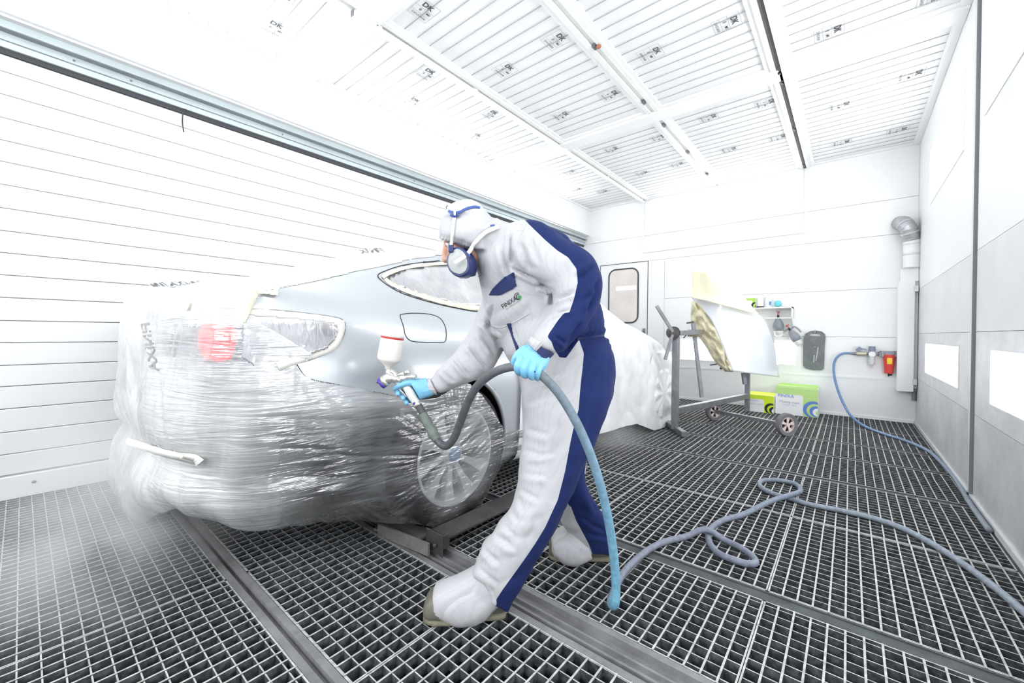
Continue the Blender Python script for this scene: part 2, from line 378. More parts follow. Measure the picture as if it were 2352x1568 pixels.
MB().tube([(x, YB, z) for x, z in rr], .012, 8, closed=True).build('window_gasket', RUBG, dr)
MB().prism([(x, YB+.003, z) for x, z in rr], (0, -.004, 0)).build('window_glass', GLASSD, dr)
MB().box(-2.86, YB-.003, 1.60, -2.53, YB-.001, 1.66).build('lamp_seen_through_glass', emis('far lamp', (1, .98, .97), 1.6), dr)
h = MB(); h.box(-2.42, YB-.012, .88, -2.38, YB+.004, 1.0).tube([(-2.40, YB-.01, .95), (-2.40, YB-.05, .95), (-2.47, YB-.055, .95)], .008, 8)
h.build('door_handle', STEEL, dr)
# --- front wall behind the camera
wf = MB().box(XL-.1, YF-.1, 0, XR+.1, YF, ZC).build('wall_front', WALLW); tag(wf, kind='structure')
# frame of pipes on the back wall round the upper window
pf = MB().tube([(-2.42, YB-.02, 2.92), (-2.42, YB-.02, 2.145), (-.43, YB-.02, 2.155), (-.43, YB-.02, 2.92)], .009, 8)
tag(pf.build('pipe_frame', CREAM), 'thin white pipe frame hanging below the ceiling round the back wall light', 'pipe frame')

# --- ceiling
ce = MB().box(XL-.1, YF, ZC+.05, XR+.1, YB, ZC+.12).build('ceiling', WHITE); tag(ce, kind='structure')
railx = [-2.41, -1.40, -.436]
colsx = [(XLU, -2.46), (-2.36, -1.455), (-1.345, -.49), (-.38, XR-.02)]
rowsy = [(YF, -.96), (-.80, 1.34), (1.50, 3.67), (3.83, YB-.01)]
txtcache = {}
def textmesh(s, size, font_bold=False, name='print'):
    key = (s, size, font_bold)
    if key in txtcache: return txtcache[key]
    cu = bpy.data.curves.new('t', 'FONT'); cu.body = s; cu.size = size; cu.extrude = .0002; cu.resolution_u = 3
    cu.align_x = 'CENTER'; cu.align_y = 'CENTER'
    if font_bold: cu.offset = size*.022
    o = bpy.data.objects.new('t', cu); C.objects.link(o)
    dg = bpy.context.evaluated_depsgraph_get(); me = bpy.data.meshes.new_from_object(o.evaluated_get(dg))
    vs = [tuple(v.co) for v in me.vertices]; fs = [tuple(p.vertices) for p in me.polygons]
    bpy.data.objects.remove(o); bpy.data.curves.remove(cu); bpy.data.meshes.remove(me)
    txtcache[key] = (vs, fs); return vs, fs
def put_text(mb, s, size, org, ux, uy, bold=False, mi=0, skew=0):
    vs, fs = textmesh(s, size, bold); o = Vector(org); ux = Vector(ux).normalized(); uy = Vector(uy).normalized(); uz = ux.cross(uy)
    c = mb.cur; mb.mat(mi); mb.add([o+ux*(v[0]+skew*v[1])+uy*v[1]+uz*v[2] for v in vs], fs); mb.mat(c)
pr = MB()      # one stamp: letters, number table; local frame, u right, v up
def stamp():
    s = MB(); Z = (0, 0, 0)
    X = (1, 0, 0); Y_ = (0, 1, 0)
    put_text(s, 'DK', .075, (-.005, .075, 0), X, Y_, True, 0)
    put_text(s, '8', .045, (-.03, .0, 0), X, Y_, False, 0); put_text(s, 'M5', .034, (.055, -.0, 0), X, Y_, True, 0)
    put_text(s, 'DIN53438', .034, (0, -.07, 0), X, Y_, False, 0)
    s.mat(1)
    for y in (.03, -.035, -.1): s.box(-.10, y-.0012, -.0003, .10, y+.0012, .0003)
    for x in (-.10, .10): s.box(x-.0012, -.1, -.0003, x+.0012, .125, .0003)
    s.box(.018, -.035, -.0003, .02, .03, .0003); s.box(-.10, .125, -.0003, .10, .1275, .0003)
    return s
stm = stamp().build('filter_print', [INK, INK2]).data
bpy.data.objects.remove(bpy.data.objects['filter_print'])
prints = {(2, 1): [(-2.10, 1.62), (-1.60, 2.36), (-2.08, 2.38), (-2.10, 3.21), (-1.60, 3.19)],
          (2, 2): [(-1.14, 2.90), (-.65, 2.93), (-1.14, 1.75), (-.62, 1.8)], (2, 3): [(-.14, 3.44), (.36, 3.46), (-.14, 2.2)],
          (2, 0): [(-2.59, 2.03), (-2.60, 2.78), (-3.0, 2.2), (-3.02, 3.0)], (1, 0): [(-3.0, 1.08), (-2.62, 1.0), (-2.7, .3)],
          (3, 1): [(-2.05, 4.15), (-1.55, 4.2), (-2.05, 5.0), (-1.62, 5.0)], (3, 2): [(-1.05, 4.1), (-.6, 4.15), (-1.05, 4.95), (-.6, 4.95)],
          (3, 3): [(-.1, 4.6), (.33, 4.4), (-.1, 5.5), (.33, 5.5)], (3, 0): [(-2.75, 4.4), (-3.0, 5.0), (-2.75, 5.3)]}
wire_me = {}
for j, (y0, y1) in enumerate(rowsy):
    for i, (x0, x1) in enumerate(colsx):
        fr = .035
        n = max(2, int(round((y1-y0-2*fr)/.104))); p = (y1-y0-2*fr)/n
        # pillowed filter cloth between the wires
        xs_ = np.linspace(x0+fr, x1-fr, 7); ys_ = []; zz = []
        for k in range(n):
            for t in (0.0, .5): ys_.append(y0+fr+(k+t)*p); zz.append(ZC+.004 if t == 0 else ZC-.004)
        ys_.append(y1-fr); zz.append(ZC+.004)
        P = np.array([[(x, y, z+.003*math.sin(x*23+y*9)) for x in xs_] for y, z in zip(ys_, zz)])
        fp = grid_mesh('filter_panel', P, None, FILT, ce)
        fm = MB(); zb, zt = ZC-.012, ZC+.05
        fm.box(x0, y0, zb, x1, y0+fr, zt).box(x0, y1-fr, zb, x1, y1, zt).box(x0, y0+fr, zb, x0+fr, y1-fr, zt).box(x1-fr, y0+fr, zb, x1, y1-fr, zt)
        fm.build('filter_frame', WHITE2, fp)
        if j >= 1:
            L_ = x1-x0-2*fr
            key = (i,)
            if key not in wire_me:
                t = MB().bar((0, 0, 0), (L_, 0, 0), .0028, .004); ww = t.build('support_wire', WIRE); wire_me[key] = ww.data; bpy.data.objects.remove(ww)
            for k in range(1, n):
                oo = bpy.data.objects.new('support_wire', wire_me[key]); C.objects.link(oo); oo.parent = fp; oo.location = (x0+fr, y0+fr+k*p, ZC-.001)
        for (px_, py_) in prints.get((j, i), []):
            oo = bpy.data.objects.new('filter_print', stm); C.objects.link(oo); oo.parent = fp
            # letters read along -y with their tops towards -x, seen from below
            oo.matrix_local = Matrix.Translation((px_, py_, ZC-.0075)) @ Matrix(((0, 1, 0, 0), (1, 0, 0, 0), (0, 0, -1, 0), (0, 0, 0, 1))) @ Matrix.Scale(.70, 4)
# cross beams and rails
for k, (y0, y1) in enumerate(((-.96, -.80), (1.34, 1.50), (3.67, 3.83))):
    g = MB().box(XL, y0, ZC-.03, XR, y1, ZC+.05); o = g.build('trim_%d' % (4+k), WHITE2, bevel=.008); tag(o, kind='structure')
    if k == 2:
        g = MB()
        put_text(g, 'D', .03, (0, 0, 0), (1, 0, 0), (0, 1, 0))
for k, x in enumerate(railx):
    g = MB(); y0 = 1.32 if k == 0 else YF
    g.box(x-.055, YF, ZC-.022, x-.018, YB, ZC+.05).box(x+.018, YF, ZC-.022, x+.055, YB, ZC+.05).box(x-.02, YF, ZC-.004, x+.02, YB, ZC+.05)
    o = g.build('trim_%d' % (7+k), CREAM, bevel=.003); tag(o, kind='structure')
    if k == 2: MB().box(x-.004, YF, ZC-.03, x+.012, YB, ZC-.005).build('slot_seal', RUBG, o); MB().box(x+.014, YF, ZC-.034, x+.034, YB, ZC-.02).build('slot_rail', CREAM, o)
    if k == 0:
        MB().box(x-.022, 1.32, ZC-.062, x+.006, YB, ZC-.024).build('hanging_rail', CREAM, o, bevel=.006)
        MB().box(x-.024, 1.318, ZC-.06, x+.008, 1.322, ZC-.024).build('rail_end', STEEL, o); MB().box(x+.006, 1.36, ZC-.05, x+.04, 1.46, ZC-.02).build('rail_bracket', WHITE2, o)
    br = MB()
    for y in ((2.57, 3.45, 3.95, 4.7, 5.5) if k == 1 else (1.5, 2.4, 3.7, 3.86, 4.8, 5.9)): br.box(x-.012, y-.02, ZC-.03, x+.012, y+.02, ZC-.003).lathe([(.006, 0), (.006, .012)], (x, y, ZC-.042), (0, 0, 1), 8)
    br.build('rail_clip', STEEL if k else CREAM, o)
MB().lathe([(.012, 0), (.018, .01), (.01, .02)], (-1.372, 2.57, ZC-.04), (0, 0, 1), 8).build('rusty_clip', mat('rust', (.45, .16, .09), .9), bpy.data.objects['trim_8'])
g = MB().box(XR-.045, YF, ZC-.02, XR, YB, ZC+.05); tag(g.build('trim_10', WHITE2, bevel=.004), kind='structure')
g = MB().box(XLU, YF, ZC-.018, XLU+.03, YB, ZC+.05); tag(g.build('trim_11', WHITE2, bevel=.004), kind='structure')
# the strip that hangs from the door rail
p0 = onp(421, 258, 0, XL+.03); p1 = onp(419, 280, 0, XL+.03); p2 = onp(422, 303, 0, XL+.03)
s_ = MB().tube(spline([onp(428, 252, 0, XL+.02), p0, p1, p2], 6), .004, 6)
tag(s_.build('rubber_strip', RUBG), 'short dark rubber strip dangling from the door rail on the left wall', 'strip')
# ================================================================= CAR
CXC = -2.32
def paint_mat():
    m = mat('silver primer paint', (.58, .61, .64), .30, .35, coat=.6, var=.01, vscale=3); return m
PAINT = paint_mat()
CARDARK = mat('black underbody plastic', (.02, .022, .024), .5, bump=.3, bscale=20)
CARGREY = mat('bare bumper carrier', (.16, .165, .175), .5, .3, var=.3, vscale=6)
GAP = mat('panel gap', (.02, .02, .022), .8)
TYRE = mat('tyre rubber', (.02, .02, .022), .8, bump=.5, bscale=60)
RIM = mat('bright alloy', (.92, .92, .94), .35, .05)
DISC = mat('brake disc', (.25, .25, .26), .4, .8)
LAMP = mat('red tail lamp', (.85, .02, .015), .15, spec=.8, emis=(.8, .02, .01), es=.7)
LAMPG = mat('lamp housing', (.25, .28, .30), .4)
# station: y, then (half width, z) from sill to roof centre
ST = [
 (.365, [(.45, .38), (.52, .42), (.58, .52), (.62, .70), (.62, .84), (.58, .93), (.52, .97), (.40, .985), (.22, .995), (0, 1.0)]),
 (.405, [(.60, .32), (.68, .38), (.73, .50), (.76, .70), (.76, .85), (.735, .96), (.69, 1.02), (.58, 1.045), (.3, 1.06), (0, 1.065)]),
 (.460, [(.70, .26), (.78, .33), (.83, .50), (.85, .72), (.845, .88), (.825, .99), (.80, 1.062), (.60, 1.09), (.3, 1.11), (0, 1.115)]),
 (.600, [(.73, .22), (.82, .30), (.86, .50), (.872, .74), (.865, .90), (.835, 1.00), (.77, 1.075), (.62, 1.115), (.3, 1.14), (0, 1.15)]),
 (.780, [(.74, .20), (.84, .28), (.875, .50), (.885, .74), (.872, .90), (.825, 1.01), (.72, 1.095), (.60, 1.145), (.3, 1.19), (0, 1.20)]),
 (1.00, [(.75, .20), (.85, .26), (.885, .50), (.895, .72), (.875, .90), (.81, 1.03), (.70, 1.14), (.61, 1.215), (.3, 1.27), (0, 1.285)]),
 (1.32, [(.76, .19), (.86, .25), (.89, .50), (.90, .70), (.875, .89), (.80, 1.03), (.69, 1.19), (.605, 1.315), (.3, 1.37), (0, 1.385)]),
 (1.70, [(.77, .18), (.86, .24), (.88, .48), (.885, .70), (.865, .88), (.80, 1.02), (.68, 1.23), (.59, 1.375), (.3, 1.425), (0, 1.44)]),
 (2.30, [(.77, .18), (.85, .24), (.87, .48), (.875, .70), (.86, .87), (.80, 1.00), (.67, 1.25), (.57, 1.40), (.3, 1.445), (0, 1.46)]),
 (2.90, [(.77, .18), (.85, .24), (.87, .48), (.875, .70), (.86, .86), (.80, .98), (.68, 1.18), (.57, 1.33), (.3, 1.38), (0, 1.395)]),
 (3.35, [(.77, .18), (.86, .24), (.88, .48), (.885, .70), (.87, .85), (.82, .95), (.74, 1.03), (.62, 1.10), (.3, 1.14), (0, 1.15)]),
 (3.75, [(.77, .18), (.87, .25), (.89, .48), (.89, .70), (.87, .83), (.81, .91), (.72, .955), (.60, .98), (.3, 1.0), (0, 1.01)]),
 (4.15, [(.75, .19), (.85, .26), (.88, .48), (.88, .68), (.85, .78), (.78, .84), (.70, .87), (.58, .89), (.3, .92), (0, .93)]),
 (4.50, [(.64, .22), (.74, .28), (.78, .46), (.77, .62), (.74, .69), (.68, .74), (.60, .77), (.5, .79), (.3, .81), (0, .82)]),
 (4.68, [(.46, .28), (.54, .32), (.58, .44), (.57, .54), (.54, .60), (.5, .63), (.44, .65), (.36, .66), (.2, .68), (0, .69)])]
def car_surface(ny_per=8, nk_per=5, off=0):
    Yk = [s[0] for s in ST]; S = []
    pts = [np.array([[s[0], a, z] for a, z in s[1]]) for s in ST]
    rows_ = spline([p.reshape(-1) for p in pts], ny_per); out = []
    for r_ in rows_:
        p = r_.reshape(-1, 3); sec = np.array(spline(list(p), nk_per)); out.append(sec)
    return np.array(out)     # (n, m, [y, hw, z])
CS = car_surface()
def carP(sgn):
    P = np.zeros(CS.shape); P[..., 0] = CXC+sgn*CS[..., 1]; P[..., 1] = CS[..., 0]; P[..., 2] = CS[..., 2]; return P
Pn = carP(1); Pf = carP(-1)[:, ::-1]
Pb = np.concatenate([Pn, Pf[:, 1:]], 1)            # full arch, near sill to far sill
# BVH of the body for tracing pixels onto it
def bvh_of(P):
    n, m = P.shape[:2]; idx = np.arange(n*m).reshape(n, m)
    q = np.stack([idx[:-1, :-1], idx[1:, :-1], idx[1:, 1:], idx[:-1, 1:]], -1).reshape(-1, 4)
    return BVHTree.FromPolygons([tuple(v) for v in P.reshape(-1, 3)], [tuple(map(int, f)) for f in q])
CARB = bvh_of(Pb)
def hit(px, py, bvh=None, push=0):
    d = Vector(FW*FPX+RT*(px-CX)-UP*(py-CY)).normalized()
    h = (bvh or CARB).ray_cast(Vector(EYE), d)
    if h[0] is None:
        return None
    return h[0]-d*push if push else h[0]
# traced outline of the bare panel, in photo pixels
QOPEN = [(575, 708), (585, 690), (607, 669), (660, 658), (720, 647), (800, 628), (860, 614), (930, 599), (1030, 583), (1100, 576), (1200, 572), (1300, 590), (1300, 1010),
         (1200, 985), (1162, 992), (1150, 972), (1132, 942), (1108, 908), (1080, 882), (1060, 878), (1020, 905), (1000, 915), (960, 918), (900, 907), (860, 900), (800, 885), (755, 880), (720, 873), (697, 862), (680, 838), (690, 832), (730, 818), (765, 800), (785, 775), (793, 750), (790, 738), (775, 732), (700, 722), (600, 710)]
QWIN = [(870, 634), (885, 622), (930, 608), (1000, 599), (1060, 597), (1110, 602), (1180, 620), (1200, 690), (1180, 715), (1100, 716), (1066, 711), (1000, 697), (930, 676), (895, 658), (875, 643)]
n, m = Pb.shape[:2]
cen = (Pb[:-1, :-1]+Pb[1:, 1:])/2
dark = (cen[..., 2] < .60) & (cen[..., 1] < 4.3)
car = empty('car', (CXC, 2.4, 0), 'silver coupe with its rear quarter bare for painting and the rest under masking film', 'car')
# body with wheel arches cut out
keep = np.ones(cen.shape[:2], bool)
for wy in (1.32, 4.02):
    keep &= ~((np.abs(cen[..., 0]-CXC) > .70) & ((cen[..., 1]-wy)**2+(cen[..., 2]-.345)**2 < .375**2))
HI = car_surface(24, 8)
def Pfull(S):
    A = np.zeros(S.shape); A[..., 0] = CXC+S[..., 1]; A[..., 1] = S[..., 0]; A[..., 2] = S[..., 2]
    B = A.copy(); B[..., 0] = CXC-S[..., 1]; return np.concatenate([A, B[:, ::-1][:, 1:]], 1)
PH = Pfull(HI); cen = (PH[:-1, :-1]+PH[1:, 1:])/2
keep = np.ones(cen.shape[:2], bool)
for wy in (1.32, 4.02):
    keep &= ~((np.abs(cen[..., 0]-CXC) > .70) & ((cen[..., 1]-wy)**2+(cen[..., 2]-.345)**2 < .372**2))
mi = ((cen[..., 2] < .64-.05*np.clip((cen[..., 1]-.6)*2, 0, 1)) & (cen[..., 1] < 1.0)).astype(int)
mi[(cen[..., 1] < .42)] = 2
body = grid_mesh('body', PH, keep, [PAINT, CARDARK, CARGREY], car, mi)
MB().prism([tuple(p) for p in PH[0]], (0, .01, 0)).build('rear_panel', CARGREY, car)
MB().prism([tuple(p) for p in PH[-1]], (0, .01, 0)).build('front_panel', PAINT, car)
MB().box(CXC-.60, .80, .20, CXC+.60, 4.3, .27).build('underbody', CARDARK, car)
# arch liners and lip
for wy in (1.32, 4.02):
    for sg in (1, -1):
        a = [(wy+.375*math.cos(t), .345+.375*math.sin(t)) for t in np.linspace(-.45, PI+.45, 30)]
        g = MB(); vs = [(CXC+sg*.86, y, z) for y, z in a]+[(CXC+sg*.55, y, z) for y, z in a]; g.add(vs, [(i, i+1, i+31, i+30) for i in range(29)])
        g.prism([(CXC+sg*.55, y, z) for y, z in a], (-.01*sg, 0, 0)).build('wheel_arch_liner', CARDARK, car, smooth=False)
        lip = []
        for t in np.linspace(-.12, 1.45 if wy < 2 and sg == 1 else PI+.12, 60):
            y_, z_ = wy+.366*math.cos(t), .345+.366*math.sin(t); h_ = CARB.ray_cast(Vector((CXC+sg*1.5, y_, z_)), Vector((-sg, 0, 0)))
            lip.append((h_[0].x if h_[0] is not None else CXC+sg*.87, y_, z_))
        MB().tube(lip, .012, 8).build('arch_lip', PAINT, car, smooth=True)
def wheel(cx, cy, sg):
    W = empty('wheel', (cx, cy, .335)); W.parent = car; W.matrix_parent_inverse = Matrix.Translation(-Vector(car.location))
    t = MB().lathe([(.235, -.11), (.30, -.115), (.327, -.10), (.333, -.06), (.333, .06), (.327, .10), (.30, .115), (.235, .11)], (cx-sg*.10, cy, .335), (sg, 0, 0), 48, False)
    def cbuild(g, nm, m_, sm=True):
        o = g.build(nm, m_, None, smooth=sm); o.parent = W; o.matrix_parent_inverse = Matrix.Translation(-Vector((cx, cy, .335))); return o
    cbuild(t, 'tyre', TYRE)
    r = MB().lathe([(.236, -.10), (.24, .10), (.232, .112), (.222, .112), (.214, .09), (.20, -.05), (.19, -.1)], (cx-sg*.10, cy, .335), (sg, 0, 0), 48, False)
    for k in range(10):
        a = 2*PI*k/10+.16; ca, sa = math.cos(a), math.sin(a)
        wo, wi = .034, .012; xo = cx-sg*.005; xi = cx-sg*.03
        pts = []
        for rr_, w_, xx in ((.045, wi, xi), (.13, wi+.004, xi+sg*.008), (.222, wo, xo)):
            for s in (-1, 1): pts.append((xx, cy+ca*rr_-sa*w_*s, .335+sa*rr_+ca*w_*s))
        back = [(p[0]-sg*.035, p[1], p[2]) for p in pts]
        r.add(pts+back, [(0, 1, 3, 2), (2, 3, 5, 4), (6, 8, 9, 7), (8, 10, 11, 9), (0, 2, 8, 6), (2, 4, 10, 8), (1, 7, 9, 3), (3, 9, 11, 5), (0, 6, 7, 1), (4, 5, 11, 10)])
    r.lathe([(.06, 0), (.06, .02), (.045, .035)], (cx-sg*.045, cy, .335), (sg, 0, 0), 24)
    cbuild(r, 'rim', RIM, False)
    c = MB().lathe([(.036, 0), (.036, .008), (.02, .012)], (cx-sg*.012, cy, .335), (sg, 0, 0), 24)
    cbuild(c, 'hub_cap', mat('hub cap', (.30, .50, .78), .3))
    d = MB().lathe([(.17, 0), (.17, .02), (.06, .02)], (cx-sg*.12, cy, .335), (sg, 0, 0), 32); cbuild(d, 'brake_disc', DISC)
for sg in (1, -1):
    wheel(CXC+sg*.885, 1.32, sg); wheel(CXC+sg*.885, 4.02, sg)
# tail lamps
def onbody(px, py, push=.004):
    h = hit(px, py, CARB, push); return h
tl = MB()
for k, (a, b_) in enumerate((((452, 745), (545, 835)),)):
    pass
def patch(name, poly_px, m_, push, thick, parent, n=14, **kw):
    """a plate following the body, its outline traced in the photo"""
    xs = [p[0] for p in poly_px]; ys = [p[1] for p in poly_px]; x0, x1, y0, y1 = min(xs), max(xs), min(ys), max(ys)
    st = max(x1-x0, y1-y0)/n; bm = bmesh.new(); V = {}
    nx = int((x1-x0)/st)+2; ny = int((y1-y0)/st)+2
    P = np.full((nx, ny, 3), np.nan)
    for i in range(nx):
        for j in range(ny):
            h = onbody(x0+i*st, y0+j*st, push)
            if h: P[i, j] = h
    X, Y_ = np.meshgrid(x0+(np.arange(nx-1)+.5)*st, y0+(np.arange(ny-1)+.5)*st, indexing='ij')
    kp = inpoly(X, Y_, poly_px)
    ok = ~np.isnan(P[..., 0]); kp &= ok[:-1, :-1] & ok[1:, :-1] & ok[1:, 1:] & ok[:-1, 1:]
    P = np.nan_to_num(P)
    o = grid_mesh(name, P, kp, m_, parent)
    s = o.modifiers.new('thick', 'SOLIDIFY'); s.thickness = thick; s.offset = 0
    if kw: tag(o, **kw)
    return o
patch('tail_lamp', [(470, 745), (500, 738), (535, 738), (545, 760), (541, 800), (530, 826), (500, 830), (470, 822), (458, 790), (460, 765)], LAMP, .001, .01, car, 22)
patch('lamp_housing', [(535, 735), (556, 735), (562, 770), (556, 815), (535, 838), (500, 838), (535, 826), (545, 780)], LAMPG, .001, .008, car, 26)
# panel gaps: fuel flap, the shut line, the lamp cut-out edge
def gapline(name, pts, r, m_=GAP, push=.0015, parent=car, closed=False, nseg=6):
    P = [onbody(x, y, push) for x, y in spline(pts, nseg)]; P = [p for p in P if p]
    return MB().tube(P, r, 6, closed=closed).build(name, m_, parent, smooth=True)
flap = gapline('fuel_flap_gap', [(920, 722), (945, 719), (985, 721), (1010, 730), (1022, 748), (1025, 765), (1023, 783), (1010, 786), (960, 785), (940, 780), (931, 768), (927, 750), (922, 735), (919, 726), (920, 722)], .0017)
gapline('bumper_edge', [(682, 838), (698, 862), (720, 873), (755, 880), (800, 888), (850, 899), (880, 904), (940, 915), (985, 913), (1010, 909)], .0026)
gapline('lamp_recess_edge', [(578, 709), (640, 712), (700, 718), (760, 726), (786, 733), (794, 748), (790, 770), (775, 795), (750, 812), (715, 826), (680, 836)], .0016, mat('recess edge', (.35, .36, .36), .6))
gapline('window_seal', [(1180, 722), (1100, 716), (1066, 711), (1000, 697), (930, 676), (895, 658), (875, 643), (868, 633), (880, 624), (930, 608), (1010, 598)], .0022)
# --- masking film: thin clear sheets with fine folds
def film_mat(name, body_a=.45, white=(.80, .82, .84), rough=.14, s1=(1, 6, 40), s2=(2, 9, 90), strength=.6, gl=.45, dist=.012, rot=(0, 0, 0), whitened=None, tl=.45):
    m = bpy.data.materials.new(name); m.use_nodes = True; nt = m.node_tree; N = nt.nodes; L = nt.links; N.clear()
    out = N.new('ShaderNodeOutputMaterial'); tr = N.new('ShaderNodeBsdfTransparent'); tr.inputs[0].default_value = (.93, .94, .95, 1)
    gb = N.new('ShaderNodeBsdfGlossy'); gb.inputs['Roughness'].default_value = rough; gb.inputs['Color'].default_value = (.98, .98, 1, 1)
    df = N.new('ShaderNodeBsdfDiffuse'); df.inputs[0].default_value = white+(1,)
    tl_ = N.new('ShaderNodeBsdfTranslucent'); tl_.inputs[0].default_value = white+(1,)
    tc = N.new('ShaderNodeTexCoord'); hs = []
    for k, s in enumerate((s1, s2)):
        mp = N.new('ShaderNodeMapping'); mp.inputs['Scale'].default_value = s; mp.inputs['Rotation'].default_value = rot; L.new(tc.outputs['Object'], mp.inputs[0])
        n = N.new('ShaderNodeTexNoise'); n.inputs['Scale'].default_value = 1; n.inputs['Detail'].default_value = 3; n.inputs['Distortion'].default_value = .6
        L.new(mp.outputs[0], n.inputs['Vector'])
        a = N.new('ShaderNodeMath'); a.operation = 'SUBTRACT'; a.inputs[1].default_value = .5; L.new(n.outputs[0], a.inputs[0])
        b_ = N.new('ShaderNodeMath'); b_.operation = 'ABSOLUTE'; L.new(a.outputs[0], b_.inputs[0]); hs.append(b_)
    mlt = N.new('ShaderNodeMath'); mlt.operation = 'MULTIPLY'; mlt.inputs[1].default_value = .35; L.new(hs[1].outputs[0], mlt.inputs[0])
    ad = N.new('ShaderNodeMath'); ad.operation = 'ADD'; L.new(hs[0].outputs[0], ad.inputs[0]); L.new(mlt.outputs[0], ad.inputs[1])
    bp = N.new('ShaderNodeBump'); bp.inputs['Strength'].default_value = strength; bp.inputs['Distance'].default_value = dist; bp.invert = True; L.new(ad.outputs[0], bp.inputs['Height'])
    L.new(bp.outputs[0], gb.inputs['Normal']); L.new(bp.outputs[0], df.inputs['Normal'])
    # diffuse share: uneven by noise, plus the painted whitening
    m1 = N.new('ShaderNodeMixShader'); m1.inputs[0].default_value = tl; L.new(df.outputs[0], m1.inputs[1]); L.new(tl_.outputs[0], m1.inputs[2])
    m2 = N.new('ShaderNodeMixShader'); m2.inputs[0].default_value = body_a; L.new(tr.outputs[0], m2.inputs[1]); L.new(m1.outputs[0], m2.inputs[2])
    if body_a < 1:
        n = N.new('ShaderNodeTexNoise'); n.inputs['Scale'].default_value = 5; n.inputs['Detail'].default_value = 5; L.new(tc.outputs['Object'], n.inputs['Vector'])
        rp = N.new('ShaderNodeMapRange'); rp.inputs[1].default_value = .35; rp.inputs[2].default_value = .7; rp.inputs[3].default_value = max(0, body_a-.22); rp.inputs[4].default_value = min(1, body_a+(.14 if body_a < .2 else .25)); L.new(n.outputs[0], rp.inputs[0])
        L.new(rp.outputs[0], m2.inputs[0])
        if whitened:                                     # extra opacity that paints in the bright reflection high on the side
            la = N.new('ShaderNodeAttribute'); la.attribute_name = 'whitening'
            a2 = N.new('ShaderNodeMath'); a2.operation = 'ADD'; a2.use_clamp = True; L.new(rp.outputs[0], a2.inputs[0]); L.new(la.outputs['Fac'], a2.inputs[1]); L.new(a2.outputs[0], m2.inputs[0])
    fr = N.new('ShaderNodeFresnel'); fr.inputs[0].default_value = 1.5; L.new(bp.outputs[0], fr.inputs['Normal'])
    fa = N.new('ShaderNodeMapRange'); fa.inputs[1].default_value = 0; fa.inputs[2].default_value = .5; fa.inputs[3].default_value = gl*.45; fa.inputs[4].default_value = gl*1.6; L.new(fr.outputs[0], fa.inputs[0])
    m3 = N.new('ShaderNodeMixShader'); L.new(fa.outputs[0], m3.inputs[0]); L.new(m2.outputs[0], m3.inputs[1]); L.new(gb.outputs[0], m3.inputs[2])
    L.new(m3.outputs[0], out.inputs[0]); return m
FILM_SIDE = film_mat('clear masking film', .05, (.88, .89, .90), gl=.40, s1=(2.5, 2.5, 30), s2=(6, 6, 90), strength=.7, rough=.10, rot=(.16, 0, 0), whitened=True, tl=.2)
FILM_REAR = film_mat('frosted masking film', .60, (.92, .92, .93), gl=.34, s1=(7, 7, 3), s2=(20, 20, 9), strength=.4, rough=.25, rot=(0, .4, 0), dist=.006, tl=.2)
FILM_FRONT = film_mat('white masking film', .99, (.96, .965, .98), gl=.12, s1=(4, 4, 3), s2=(14, 14, 9), strength=.2, rough=.3, dist=.006, rot=(.5, 0, 0), tl=.08)
FILM_LAMP = film_mat('clear film in the lamp recess', .55, gl=.55, s1=(16, 16, 5), s2=(50, 50, 14), strength=.6, rough=.14, rot=(0.7, 0, 0), tl=.1)
FILM_TOP = mat('white masking film on lid', (.90, .905, .91), .35, bump=.3, bscale=12, dist=.01)
TAPE = mat('cream masking tape', (.80, .79, .62), .7, bump=.4, bscale=40, var=.06, vscale=20)
TAPE2 = mat('pale masking tape', (.88, .87, .80), .7, bump=.4, bscale=40)
def ridged(x, y, sx, sy): return np.abs(vn(x*sx, y*sy)-.5)*2
# skirt of film: plan curve from far rear corner round to behind the wheel
plan = [(-3.18, .75), (-3.17, .54), (-3.0, .40), (-2.60, .30), (-2.10, .28), (-1.72, .33), (-1.53, .45), (-1.455, .60), (-1.425, .85), (-1.412, 1.10), (-1.408, 1.34), (-1.412, 1.55), (-1.43, 1.72), (-1.445, 1.95), (-1.45, 2.2)]
pl = np.array(spline([(x, y, 0) for x, y in plan], 60)); ds = np.r_[0, np.cumsum(np.linalg.norm(np.diff(pl, axis=0), axis=1))]; SL = ds[-1]
NU, NV = 620, 230
u = np.linspace(0, SL, NU); cx_ = np.interp(u, ds, pl[:, 0]); cy_ = np.interp(u, ds, pl[:, 1])
tx = np.gradient(cx_); ty = np.gradient(cy_); l_ = np.hypot(tx, ty); nx_, ny_ = ty/l_, -tx/l_      # outward
u_corner = np.interp(.45, pl[:, 1][ds > 1.0], ds[ds > 1.0])     # s at near corner
# bottom line height along s
kb = [(0, .10), (.35, .06), (1.0, .045), (1.45, .075), (1.75, .20), (1.95, .245), (2.12, .235), (2.45, .17), (2.75, .10), (3.0, .045), (3.2, .06), (3.45, .20), (4.2, .24)]
sc_ = u
def s_at(y): return np.interp(y, pl[:, 1][ds > 1.2], ds[ds > 1.2])
yb_pts = [(.40, .13), (.46, .20), (.52, .245), (.70, .205), (.9, .15), (1.135, .07), (1.25, .014), (1.46, .014), (1.60, .10), (1.774, .185), (2.0, .24), (2.2, .26)]
s_x = lambda x: np.interp(x, pl[:, 0][ds > .42], ds[ds > .42])
yb_pts = yb_pts[2:]
sb = [0, .4, s_x(-2.6), s_x(-2.3), s_x(-2.1), s_x(-1.9), s_x(-1.75), s_x(-1.62)]+[s_at(y) for y, _ in yb_pts]; zbv = [.09, .07, .10, .12, .17, .26, .30, .275]+[z for _, z in yb_pts]
zbot = np.interp(u, sb, zbv)
